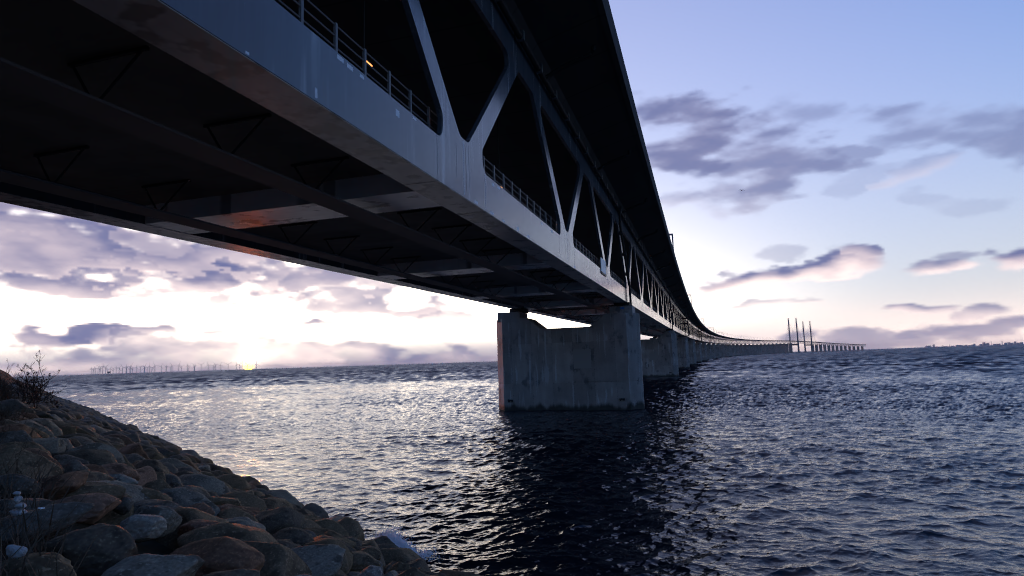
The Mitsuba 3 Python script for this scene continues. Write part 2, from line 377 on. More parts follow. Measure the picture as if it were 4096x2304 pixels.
# slab of the railway, hanging rails for the inspection gantry
ss = np.r_[np.arange(-45, 700, 8.0), np.arange(700, END + 1, 20.0)]
bp('railway_slab', B(sweep([(XRI - 0.02, 13.55), (XLI + 0.02, 13.55), (XLI + 0.02, 14.25), (XRI - 0.02, 14.25)][::-1], ss)), 'dark_concrete')
hang = np.arange(-45, 420, 6.0)
RAILX = (-12.5, -19.3)
for xr in RAILX:
    I = [(xr - 0.52, 12.30), (xr + 0.52, 12.30), (xr + 0.52, 12.37), (xr + 0.09, 12.37), (xr + 0.09, 12.50), (xr - 0.09, 12.50), (xr - 0.09, 12.37), (xr - 0.52, 12.37)]
    rail = bp('gantry_rail', B(sweep(I, hang)), 'gantry_steel')
    for s in np.arange(-42.3, 300, 4.0):
        if abs((s - NODE0 + 0.5 + 10) % 20 - 10) < 1.6: continue
        m = cat([tube([(xr + 0.05, s, 12.45), (xr + 1.3, s, 13.5)], 0.034), tube([(xr - 0.05, s, 12.45), (xr - 0.75, s, 13.5)], 0.034),
                 boxm(xr - 0.85, xr + 1.45, s - 0.045, s + 0.045, 13.47, 13.547)])
        part(rail, 'hanger', B(m), 'hanger_steel')
# road deck above: slab, cantilever, edge beams, parapets
half = [(-7.95, ZC + 0.02), (-7.6, 24.25), (-3.95, 25.25), (-3.95, 26.0)]
full = half + [(-28.1, 26.0), (-28.1, 25.25), (-24.5, 24.25), (-24.15, ZC + 0.02)]
bp('road_deck', B(sweep(full, ss)), 'deck_concrete')
bp('edge_beam', B(sweep([(-3.94, 25.2), (-3.6, 25.3), (-3.56, 26.9), (-3.86, 26.9), (-3.86, 26.0), (-3.94, 26.0)], ss)), 'deck_concrete')
bp('edge_beam', B(sweep([(-28.11, 25.2), (-28.11, 26.0), (-28.19, 26.0), (-28.19, 26.9), (-28.49, 26.9), (-28.45, 25.3)], ss)), 'deck_concrete')
# longitudinal drain under the haunch with its clips, and the bent outlet pipes
bp('drain_pipe', B(tube([(-7.95, s, 23.55) for s in np.arange(-40, 700, 6.0)], 0.16, 8)), 'dark_steel')
bp('pipe_clip', B(cat([boxm(-8.14, -7.76, s - 0.12, s + 0.12, 23.36, 23.9) for s in np.arange(-38.3, 520, 4.0)])), 'rail_steel', kind='stuff')
for k in range(-2, 30):
    s = 14.5 + 20.0 * k + 0.4 * (k % 3)
    pts = [(-8.0, s, 23.5), (-7.5, s, 23.72), (-7.0, s, 23.98), (-6.0, s, 24.3), (-5.2, s, 24.52), (-4.95, s, 24.6), (-4.8, s - 0.06, 24.76), (-4.75, s - 0.1, 25.1)]
    bp('outlet_pipe', B(tube(pts, 0.13, 7)), 'dark_steel')
# down pipes at the piers
for p in PIERS[:9]:
    k = round((p - NODE0) / BAY)
    n = NODE0 + BAY * k
    pts = [(-7.6, n - 10.5, 23.6), (-7.75, n - 10.3, 23.0), (-7.95, n - 9.2, 21.8), (-8.0, n - 1.9, 15.4), (-8.0, n - 1.2, 14.3), (-8.0, n - 1.1, 12.2), (-8.0, n - 1.1, 11.4)]
    d = bp('down_pipe', B(tube(pts, 0.15, 7)), 'dark_steel')
    for f_ in (0.15, 0.5, 0.85):
        q = np.array(pts[2]) * (1 - f_) + np.array(pts[3]) * f_
        part(d, 'bracket', B(boxm(q[0] - 0.28, q[0] + 0.2, q[1] - 0.2, q[1] + 0.2, q[2] - 0.2, q[2] + 0.2)), 'dark_steel')
# handrails on the bottom chords
def railing(x, s0, s1, parts):
    bars = [tube([(x, s, ZT + h) for s in np.arange(s0, s1 + 0.1, 7.5)], 0.028, 6) for h in (1.24, 0.92, 0.60, 0.28)]
    r = bp('railing', B(cat(bars[:1])), 'rail_steel', smooth=40)
    for b in bars[1:]: part(r, 'bar', B(b), 'rail_steel', smooth=40)
    posts = [boxm(x - 0.04, x + 0.04, s - 0.05, s + 0.05, ZT, ZT + 1.3) for s in np.arange(s0, s1, 1.5)]
    if parts:
        for q in posts: part(r, 'post', B(q), 'rail_steel')
    else:
        part(r, 'posts', B(cat(posts)), 'rail_steel', kind='stuff')
railing(-8.82, 0.0, 120.0, True)
railing(-8.82, 120.0, 360.0, False)
railing(-11.2, 0.0, 120.0, False)
railing(-23.2, 0.0, 200.0, False)
# inside of the railway level: cable ducts, walkway edge and ballast wall
bp('cable_duct', B(sweep([(-10.6, 14.26), (-10.0, 14.26), (-10.0, 14.75), (-10.6, 14.75)], ss[ss < 700])), 'dark_concrete')
bp('ballast_wall', B(sweep([(-11.75, 14.26), (-11.5, 14.26), (-11.5, 15.1), (-11.75, 15.1)], ss[ss < 700])), 'dark_concrete')
# small lit lamps inside the lower level
for s, z in ((20.2, 18.25), (37.5, 17.6)):
    L = bp('tunnel_lamp', B(boxm(-12.05, -11.75, s - 0.35, s + 0.35, z - 0.02, z + 0.16)), 'dark_steel')
    g = part(L, 'tube', B(boxm(-11.74, -11.70, s - 0.3, s + 0.3, z + 0.0, z + 0.05)), 'lamp_glow', label='lit orange lamp tube')
    scene[g]['emitter'] = {'type': 'area', 'radiance': rgb(0.06, 0.020, 0.005)}
    part(L, 'stem', B(boxm(-11.93, -11.87, s - 0.03, s + 0.03, z + 0.16, 24.2)), 'dark_steel')
# touch-up paint on the near chord
for (s, z, w, h) in ((11.87, 12.93, 0.10, 0.24), (16.03, 14.03, 0.24, 0.22), (13.95, 14.28, 0.22, 0.1), (9.55, 12.80, 0.10, 0.06), (12.9, 14.29, 0.3, 0.12), (13.35, 14.27, 0.3, 0.12), (24.9, 12.83, 0.5, 0.10),
                     (26.6, 12.82, 0.4, 0.08), (22.9, 12.84, 0.4, 0.11), (25.2, 14.2, 0.3, 0.16), (26.0, 14.26, 0.4, 0.12), (34.2, 14.2, 0.4, 0.14), (36.8, 14.22, 0.6, 0.14), (31.0, 12.86, 0.6, 0.12), (17.2, 14.3, 0.25, 0.08), (44.0, 12.85, 0.7, 0.12), (29.0, 12.9, 0.4, 0.2)):
    bp('paint_patch', B(boxm(XR + 0.001, XR + 0.004, s - w / 2, s + w / 2, z - h / 2, z + h / 2)), 'pale_paint')
# weld seams and chalk runs at the nodes
for k in range(0, 6):
    n = NODE0 + BAY * k
    for ds, z0, z1, w in ((-2.7, ZB + 0.03, ZT - 0.02, 0.03), (2.4, ZB + 0.03, ZT - 0.02, 0.045), (-0.15, ZB + 0.1, 15.0, 0.05), (0.12, ZB + 0.3, 14.8, 0.025), (0.45, ZB + 0.5, 15.0, 0.02), (-0.9, ZB + 0.6, 14.7, 0.02)):
        bp('seam', B(boxm(XR + 0.001, XR + 0.005, n + ds - w / 2, n + ds + w / 2, z0, z1)), 'pale_paint' if ds in (2.4, -0.15) else 'seam_grey')
# a white notice box with a black rim on the railing
nb = bp('notice_box', B(boxm(XR + 0.02, XR + 0.07, 57.2, 60.3, ZT - 0.25, ZT + 1.1)), 'white_paint', label='white notice box with a black rim')
part(nb, 'rim', B(cat([boxm(XR + 0.01, XR + 0.08, 60.3, 60.6, ZT - 0.4, ZT + 1.1), boxm(XR + 0.01, XR + 0.08, 57.2, 60.3, ZT - 0.45, ZT - 0.25)])), 'black_paint')
# access platforms clinging to the right truss
for s, w in ((300.0, 14.0), (560.0, 20.0), (840.0, 20.0)):
    fl = bp('access_platform', B(boxm(XR + 0.02, XR + 2.4, s, s + w, 12.2, 12.5)), 'dark_steel')
    for z in (15.6, 18.2, 20.8):
        part(fl, 'landing', B(boxm(XR + 0.02, XR + 2.2, s + 1, s + w - 1, z, z + 0.25)), 'dark_steel')
    for q in np.linspace(s, s + w, 5):
        part(fl, 'post', B(boxm(XR + 2.2, XR + 2.36, q - 0.1, q + 0.1, 12.5, 23.4)), 'dark_steel')

# ------------------------------------------------------------------ things on the deck
ORD = ['nearest', 'second', 'third', 'fourth', 'fifth', 'sixth', 'seventh', 'eighth', 'ninth', 'tenth', 'eleventh', 'twelfth']
def gantry(s, first):
    r = rise(s)
    w = thing('sign_gantry', first, 'sign gantry', 'sign gantries over the road deck')
    part(w, 'post', B(boxm(-4.5, -4.2, s - 0.15, s + 0.15, 26.0, 34.0)), 'rail_steel')
    part(w, 'post', B(boxm(-16.0, -15.7, s - 0.15, s + 0.15, 26.0, 34.0)), 'rail_steel')
    part(w, 'beam', B(boxm(-16.0, -4.2, s - 0.14, s + 0.14, 34.0, 34.4)), 'rail_steel')
for s, l in ((150.0, 'thin sign gantry nearest to the shore, at the deck edge'), (330.0, 'second sign gantry along the road deck'), (620.0, 'third sign gantry along the road deck'), (930.0, 'fourth sign gantry along the road deck'), (1250.0, 'fifth sign gantry along the road deck')):
    gantry(s, l)
lamp_mesh = cat([tube([(-15.9, 0, 26.0), (-15.9, 0, 38.0)], [0.16, 0.11], 6), boxm(-17.9, -13.9, -0.1, 0.1, 38.0, 38.16)])
for i, s in enumerate(np.arange(780.0, 3700.0, 52.0)):
    m = trimesh.Trimesh(np.array(lamp_mesh.vertices) + [0, s, 0], lamp_mesh.faces, process=False)
    single('street_lamp', B(m), 'rail_steel', 'thin lamp mast in the row along the distant road deck', 'street lamp', 'lamp masts on the road deck')

# ------------------------------------------------------------------ piers
def pier_shaft(p, zt, zr, detail):
    """elongated six-sided shaft, notched at the top between the two bearings"""
    h0, h1, t = 8.30, 9.75, 2.45                          # half length of the flat face, of the whole, half thickness
    cx = -16.70
    plan = np.array([(h1, 0.35), (h0, t), (-h0, t), (-h1, 0.35), (-h1, -0.35), (-h0, -t), (h0, -t), (h1, -0.35)])
    import manifold3d as m3
    cs_ = m3.CrossSection([plan.tolist()])
    if cs_.area() < 0: cs_ = m3.CrossSection([plan[::-1].tolist()])
    body = cs_.extrude(zt + 4.0).translate([cx, p, -4.0])
    d = zr
    notch = [(-4.9, zt + 1), (-4.9, zt - 0.02), (-2.9, zt - d), (3.6, zt - d), (5.6, zt - 0.02), (5.6, zt + 1)]
    nc = m3.CrossSection([[(a, b) for a, b in notch]])
    if nc.area() < 0: nc = m3.CrossSection([[(a, b) for a, b in notch][::-1]])
    nb_ = nc.extrude(12).rotate([90, 0, 0]).translate([cx, p + 6, 0])
    body = body - nb_
    if detail:
        outer = m3.CrossSection([(plan * [1.02, 1.05]).tolist()]); inner = m3.CrossSection([(plan * [0.994, 0.972]).tolist()])
        for z in detail:
            ring = (outer - inner).extrude(0.13).translate([cx, p, z])
            body = body - ring
    m = body.to_mesh()
    return trimesh.Trimesh(m.vert_properties[:, :3], m.tri_verts, process=False)
def pier(p, label, group, level):
    zb = ZB + float(rise(p))
    zt = zb - 1.45
    k = thing('bridge_pier', label, 'bridge pier', group)
    if level == 0:
        s = part(k, 'shaft', F(pier_shaft(p, zt, 1.6, (3.5, 8.7))), 'pier_concrete')
        cx = -16.70
        for a, b in ((-9.35, -5.9), (5.9, 9.1)):
            part(k, 'plinth', F(boxm(cx + a + 0.3, cx + b, p - 1.9, p + 1.9, zt - 0.4, zb - 0.55)), 'pier_concrete')
        for x in ((XL + XLI) / 2, (XR + XRI) / 2):
            part(k, 'bearing', F(boxm(x - 1.05, x + 0.95, p - 1.2, p + 1.2, zb - 0.55, zb - 0.03)), 'dark_steel')
        if p < 220:
            part(k, 'access_panel', F(boxm(cx + 1.3, cx + 3.6, p - 2.46, p - 2.44, 5.3, 7.75)), 'panel_concrete')
            for a in (-7.4, 7.3):
                part(k, 'mooring_bracket', F(cat([boxm(cx + a - 0.35, cx + a + 0.35, p - 2.62, p - 2.44, 1.25, 1.45), boxm(cx + a - 0.3, cx + a - 0.15, p - 2.56, p - 2.44, 1.1, 1.25), boxm(cx + a + 0.15, cx + a + 0.3, p - 2.56, p - 2.44, 1.1, 1.25)])), 'dark_steel')
            for a in (-4.0, -3.75):
                part(k, 'ladder_rail', F(tube([(cx + a, p - 1.0, zt - 1.2), (cx + a, p - 1.0, zt + 0.15)], 0.04, 6)), 'dark_steel')
            part(k, 'name_plate', F(boxm(-9.1, -8.6, p - 1.925, p - 1.903, zb - 0.95, zb - 0.72)), 'sign_blue', label='small blue plate')
    else:
        scene.pop(k, None)
        zc = 1.6 + 0.02 * zt
        part(k, 'shaft', F(cat([pier_shaft(p, zt, zc, ()), boxm(-25.5, -22.0, p - 1.6, p + 1.6, zt, zb - 0.05), boxm(-11.0, -7.8, p - 1.6, p + 1.6, zt, zb - 0.05)])), 'pier_concrete')
for i, p in enumerate(PIERS):
    if i == 0: lab, gr = 'nearest broad concrete pier standing in the dark water, notched between its two bearings', None
    elif i < 12: lab, gr = f'{ORD[i]} concrete pier from the shore under the truss bridge', None
    else: lab, gr = 'small far concrete pier in the row past the twelfth pier, before the pylons', 'far piers before the pylons'
    pier(p, lab, gr, 0 if i < 5 else 1)
for p in PIERS_W:
    pier(p, 'tiny concrete pier in the row to the right of the pylons', 'tiny piers right of the pylons', 1)

# ------------------------------------------------------------------ pylons
for i, p in enumerate(PYLONS):
    k = thing('bridge_pylon', ('nearer pylon of two tall dark masts, left pair on the horizon', 'farther pylon of two tall dark masts, right pair on the horizon')[i], 'bridge pylon')
    for x in (-16.1 - 21.0, -16.1 + 21.0):
        v = []
        for z, hw in ((-3, 4.6), (60, 3.7), (140, 3.0), (200, 2.4), (204, 1.4)):
            v += [(x + a * hw, p + b * hw * 1.15, z) for a, b in ((-1, -1), (1, -1), (1, 1), (-1, 1))]
        f = []
        for j in range(4):
            for q in range(4):
                a, b = j * 4 + q, j * 4 + (q + 1) % 4
                f += [[a, b, b + 4], [a, b + 4, a + 4]]
        f += [[16, 17, 18], [16, 18, 19]]
        part(k, 'mast', F(trimesh.Trimesh(np.array(v, float), np.array(f), process=False)), 'pylon_concrete')
    zb = ZB + float(rise(p))
    part(k, 'cross_beam', F(boxm(-34.0, 1.8, p - 4, p + 4, zb - 13, zb - 4)), 'pylon_concrete')
    part(k, 'base', F(cat([boxm(-16.1 + q - 7, -16.1 + q + 7, p - 9, p + 9, -3, 3.5) for q in (-21, 21)])), 'pylon_concrete')
    cab = []
    for x in (-36.5, 4.3):
        for sg in (-1, 1):
            for j in range(10):
                s1_ = p + sg * (30 + 22.0 * j)
                if i == 0 and sg > 0 or i == 1 and sg < 0: s1_ = min(max(s1_, 3960), 4410)
                z1 = 26.5 + float(rise(s1_))
                cab.append(tube([(x, p, 92 + 10.8 * j), (x + (0.6 if x < -16 else -0.6) * 14, s1_, z1)], 0.32, 4, False))
    part(k, 'stay_cables', F(cat(cab)), 'cable_grey', kind='stuff')

# ------------------------------------------------------------------ the sea
def ocean(N, L, V, wind, seed, short=0.12, spread=1.0):
    """one tile of wind waves from a directional spectrum: height, sideways shift, slopes"""
    g = np.random.default_rng(seed)
    k1 = np.fft.fftfreq(N, L / N) * 2 * np.pi
    kx, ky = np.meshgrid(k1, k1, indexing='ij')
    k = np.hypot(kx, ky); k[0, 0] = 1e9
    Lw = V * V / 9.81
    c = (kx * wind[0] + ky * wind[1]) / k
    P = np.exp(-1 / (k * Lw) ** 2) / k ** 3.8 * (0.12 + np.abs(c) ** (2 * spread)) * np.exp(-(k * short) ** 2) * np.where(c < 0, 0.35, 1)
    a = (g.normal(size=(N, N)) + 1j * g.normal(size=(N, N))) * np.sqrt(P)
    kx_, ky_ = kx / k, ky / k
    f = lambda q: np.real(np.fft.ifft2(q))
    h = f(a); s = 1 / h.std()
    return [s * x for x in (h, f(-1j * kx_ * a), f(-1j * ky_ * a), f(1j * kx * a), f(1j * ky * a))]
from scipy.ndimage import map_coordinates
_wd = lambda deg: (math.sin(math.radians(deg)), math.cos(math.radians(deg)))
TILES = [(120.0, ocean(1024, 120.0, 2.7, _wd(198), 3, 0.09), 0.046, 0.0), (53.0, ocean(1024, 53.0, 1.75, _wd(172), 5, 0.035, 0.8), 0.026, 0.35), (19.0, ocean(1024, 19.0, 1.0, _wd(205), 9, 0.012, 0.6), 0.0078, 0.8)]
def waves(x, y):
    out = [np.zeros_like(x) for _ in range(5)]
    for L, t, amp, rot in TILES:
        c, s = math.cos(rot), math.sin(rot)
        u, v = c * x + s * y, -s * x + c * y
        n = t[0].shape[0]
        q = [map_coordinates(m, [u / L * n, v / L * n], order=1, mode='grid-wrap') * amp for m in t]
        out[0] += q[0]
        out[1] += c * q[1] - s * q[2]; out[2] += s * q[1] + c * q[2]
        out[3] += c * q[3] - s * q[4]; out[4] += s * q[3] + c * q[4]
    return out
dep = np.radians(np.r_[np.linspace(31, 5, 880), np.linspace(4.94, 0.10, 78), [0.06, 0.03, 0.0125]])
rad = CAM_H / np.tan(dep)
azs = np.radians(np.r_[np.linspace(-68, 37, 900), np.linspace(39, 290, 60)])
rr_, aa_ = np.meshgrid(rad, azs, indexing='ij')
sx_, sy_ = rr_ * np.sin(aa_), rr_ * np.cos(aa_)
h_, dx_, dy_, gx_, gy_ = waves(sx_, sy_)
q_sea = 0.559 * sx_ + 0.829 * sy_
calm = np.clip((rr_ - 11) / 4, 0, 1) * np.clip((110 - rr_) / 50, 0.15, 1)
CHOP = 1.35
patch = np.clip(0.05 + 1.9 * meshkit.fbm(np.stack([sx_ / 46, sy_ / 24, 0 * sx_], -1), 6, 5), 0.25, 1.9)
patch = 1 + (patch - 1) * np.clip(260 / rr_, 0.12, 1)
lee = np.clip((-sx_ - 4 - 0.07 * sy_) / 30, 0, 1); lee = lee * lee * (3 - 2 * lee) * np.clip((520 - rr_) / 340, 0, 1)
patch = patch * (1 - 0.45 * lee)                                                                # calmer in the lee between the bridge and the bank              # gusts: rougher and smoother water
fade = np.clip(1.15 - rr_ / 2500, 0.15, 1)
verts = np.stack([sx_ - CHOP * dx_ * calm * np.minimum(1, 300 / rr_), sy_ - CHOP * dy_ * calm * np.minimum(1, 300 / rr_), h_ * patch * np.clip((120 - rr_) / 60, 0.3, 1) * np.minimum(1, 400 / rr_)], -1)
nr, na = rr_.shape
i_, j_ = np.meshgrid(np.arange(nr - 1), np.arange(na - 1), indexing='ij')
a_ = (i_ * na + j_).ravel()
quads = np.stack([a_, a_ + 1, a_ + na + 1, a_ + na], 1)
tris = np.vstack([quads[:, [0, 1, 2]], quads[:, [0, 2, 3]]])
V_ = verts.reshape(-1, 3)
# normals: from the mesh close by, from the spectrum's slopes farther out
e1, e2 = np.gradient(verts, axis=0), np.gradient(verts, axis=1)
nm = np.cross(e1, e2); nm *= np.sign(nm[..., 2:]) 
nm /= np.linalg.norm(nm, axis=-1, keepdims=True) + 1e-12
k_far = 1.0 * patch * (0.95 + 0.85 * np.clip((rr_ - 60) / 400, 0, 1))
ux_, uy_ = np.sin(aa_), np.cos(aa_)
g_r = (gx_ * ux_ + gy_ * uy_); g_t = gx_ * uy_ - gy_ * ux_
g_r = g_r * (1 - np.clip((rr_ - 38) / 32, 0, 1)) + np.abs(g_r) * np.clip((rr_ - 38) / 32, 0, 1)   # far out only the wave faces turned to the shore show above the crests before them
from scipy.ndimage import gaussian_filter1d
wf_ = np.clip((rr_ - 50) / 150, 0, 1)
g_r = g_r * (1 - wf_) + wf_ * (1.35 * gaussian_filter1d(g_r, 1.2, axis=1) * np.clip(300 / rr_, 0.2, 1) + 1.0 * np.abs(gx_).mean() * (1 - np.clip(300 / rr_, 0.2, 1))); g_t = g_t * (1 - wf_) + wf_ * 1.2 * gaussian_filter1d(g_t, 1.2, axis=1)   # far crests show as long low streaks
na_ = np.stack([-(g_r * ux_ + g_t * uy_) * k_far, -(g_r * uy_ - g_t * ux_) * k_far, np.ones_like(gx_)], -1)
na_ /= np.linalg.norm(na_, axis=-1, keepdims=True)
w_ = np.clip((rr_ - 32) / 38, 0, 1)[..., None]
N_ = nm * (1 - w_) + na_ * w_
N_ /= np.linalg.norm(N_, axis=-1, keepdims=True)
path = meshkit.write_ply(trimesh.Trimesh(V_, tris, process=False), smooth=True, normals=N_.reshape(-1, 3))
def ripple(p, n, uv):
    return 0.016 * fbm(p.x * 3.1 + 0.4 * p.y, p.y * 4.0, 0.0, 3) + 0.004 * noise(p.x * 17, p.y * 19, 1.0)
def water_rough(p, n, uv):
    return 0.11 + 0.2 * smoothstep(80.0, 900.0, dr.sqrt(p.x * p.x + p.y * p.y))
scene['water_plain'] = {'type': 'principled', 'base_color': rgb(0.003, 0.006, 0.011), 'roughness': proc(water_rough), 'eta': 1.34}
scene['water'] = {'type': 'bumpmap', 'bumpmap_texture': proc(ripple, eps=0.02), 'scale': 1.0, 'bsdf': {'type': 'ref', 'id': 'water_plain'}}
scene['sea'] = {'type': 'ply', 'filename': path, 'face_normals': False, 'bsdf': {'type': 'ref', 'id': 'water'}}
labels['sea'] = {'label': 'dark choppy sea reaching to the horizon', 'kind': 'structure'}

# ------------------------------------------------------------------ the shore: bank of packed boulders
TT, NQ = np.array([-0.829, 0.559]), np.array([0.559, 0.829])          # along the bank to the left, and down to the water
def bank_z(t, q):
    z = 5.0 - 0.463 * np.clip(q, 0, None)
    z = np.maximum(z, -4.5)
    up = np.clip(-q - 0.15, 0, None)
    far = np.clip((t - 8) / 30, 0, 1)
    return z + np.minimum(up * (0.5 + 0.6 * far), 0.5 + 3.4 * far)
def to_w(t, q): return t * TT[0] + q * NQ[0], t * TT[1] + q * NQ[1]
def earth_fn(p, n, uv):
    a = fbm(p.x * 1.5, p.y * 1.5, p.z * 1.5, 4)
    return mix((0.020, 0.016, 0.012), (0.055, 0.045, 0.030), a)
mat('earth', base_color=proc(earth_fn), roughness=0.95, specular=0.1)
tg = np.r_[np.arange(-60, 60, 1.0), np.arange(60, 460, 6.0)]
qg = np.r_[np.linspace(-45, -6, 12), np.arange(-5.5, 12.5, 0.5), np.linspace(13, 40, 10)]
t2, q2 = np.meshgrid(tg, qg, indexing='ij')
zz = bank_z(t2, q2) - 0.22 * (q2 > -0.3) + 0.25 * (meshkit.fbm(np.stack([t2 / 2, q2 / 2, 0 * q2], -1), 3, 2) - 0.5)
x2, y2 = to_w(t2, q2)
n0, n1 = t2.shape
i_, j_ = np.meshgrid(np.arange(n0 - 1), np.arange(n1 - 1), indexing='ij')
a_ = (i_ * n1 + j_).ravel()
qd = np.stack([a_, a_ + 1, a_ + n1 + 1, a_ + n1], 1)
structure('shore_bank', trimesh.Trimesh(np.stack([x2, y2, zz], -1).reshape(-1, 3), np.vstack([qd[:, [0, 1, 2]], qd[:, [0, 2, 3]]]), process=False), 'earth', 'dark earth bank under the boulders', smooth=True)

def boulder_shape(seed, level, facets=9, power=11.0, rough=0.05):
    """a glacial boulder: a few worn facets, rounded edges, pitted skin"""
    g = np.random.default_rng(seed)
    m = trimesh.creation.icosphere(level)
    d = np.array(m.vertices)
    n = g.normal(size=(facets, 3)); n /= np.linalg.norm(n, axis=1, keepdims=True)
    n = np.vstack([n, -n[: facets // 2] + 0.4 * g.normal(size=(facets // 2, 3))]); n /= np.linalg.norm(n, axis=1, keepdims=True)
    off = g.uniform(0.66, 1.0, len(n))
    r = (np.sum(np.maximum(d @ n.T / off, 0) ** power, 1) + 0.86 ** power) ** (-1 / power)
    v = d * r[:, None]
    v = v * (1 + rough * 2.2 * (meshkit.fbm(v * 1.6 + seed, 3, seed) - 0.5) + rough * 1.3 * (meshkit.fbm(v * 5.0 + seed, 3, seed + 9) - 0.5))[:, None]
    v /= np.abs(v).max(0)
    return trimesh.Trimesh(v, np.array(m.faces), process=False)

STONE = {'g': ((0.105, 0.086, 0.065), (0.252, 0.205, 0.151), 'grey'), 'd': ((0.057, 0.040, 0.029), (0.130, 0.097, 0.063), 'dark brown'), 'b': ((0.085, 0.059, 0.034), (0.193, 0.127, 0.073), 'brown'),
         'p': ((0.124, 0.067, 0.043), (0.252, 0.137, 0.086), 'pinkish brown'), 'r': ((0.105, 0.052, 0.031), (0.210, 0.106, 0.058), 'reddish brown'), 'k': ((0.063, 0.052, 0.040), (0.144, 0.118, 0.092), 'dark grey'),
         's': ((0.124, 0.106, 0.089), (0.310, 0.264, 0.208), 'pale bluish grey'), 'o': ((0.063, 0.044, 0.025), (0.150, 0.101, 0.055), 'olive brown')}
def stone_fn(lo, hi, sd):
    def fn(p, n, uv):
        big = fbm(p.x * 2.1 + sd, p.y * 2.1, p.z * 2.1, 4)
        grain = fbm(p.x * 38, p.y * 38 + sd, p.z * 38, 2)
        lich = smoothstep(0.58, 0.68, fbm(p.x * 4.5, p.y * 4.5 + sd, p.z * 4.5, 4))
        c = mix(lo, hi, dr.clip(1.1 * big + 1.3 * (grain - 0.5) - 0.05, 0, 1))
        c = mix(c, (lo[0] * 0.5, lo[1] * 0.5, lo[2] * 0.5), lich * 0.7)
        c = mix(c, (hi[0] * 1.3, hi[1] * 1.3, hi[2] * 1.3), smoothstep(0.66, 0.78, grain) * 0.8)
        wet = 1 - smoothstep(0.15, 1.0, p.z + 1.0 * (fbm(p.x * 0.8, p.y * 0.8, 3.0, 3) - 0.5))
        return mix(c, (lo[0] * 0.35, lo[1] * 0.35, lo[2] * 0.35), wet * 0.85)
    return fn
def stone_rough(p, n, uv):
    return 0.22 + 0.55 * smoothstep(0.2, 1.1, p.z)
def stone_bump(p, n, uv):
    return 0.020 * fbm(p.x * 7, p.y * 7, p.z * 7, 4) + 0.004 * noise(p.x * 55, p.y * 55, p.z * 55)
STONE_BUMP, STONE_ROUGH = proc(stone_bump, eps=0.004), proc(stone_rough)
for c_, (lo, hi, _) in STONE.items():
    scene['stone_base_' + c_] = {'type': 'principled', 'base_color': proc(stone_fn(lo, hi, 3.7 * ord(c_))), 'roughness': STONE_ROUGH, 'specular': 0.2}
    scene['stone_' + c_] = {'type': 'bumpmap', 'bumpmap_texture': STONE_BUMP, 'scale': 1.0, 'bsdf': {'type': 'ref', 'id': 'stone_base_' + c_}}

def rot_matrix(yaw, tip, roll):
    return np.array(trimesh.transformations.euler_matrix(math.radians(tip), math.radians(roll), math.radians(yaw)))[:3, :3]
def placed(m, c, ax, yaw, tip=0, roll=0):
    M = np.eye(4); M[:3, :3] = rot_matrix(yaw, tip, roll) @ np.diag(ax); M[:3, 3] = c
    return M
SLOPE_TIP = -20.0
slope_M = np.array(trimesh.transformations.rotation_matrix(math.radians(20), [TT[0], TT[1], 0]))[:3, :3]
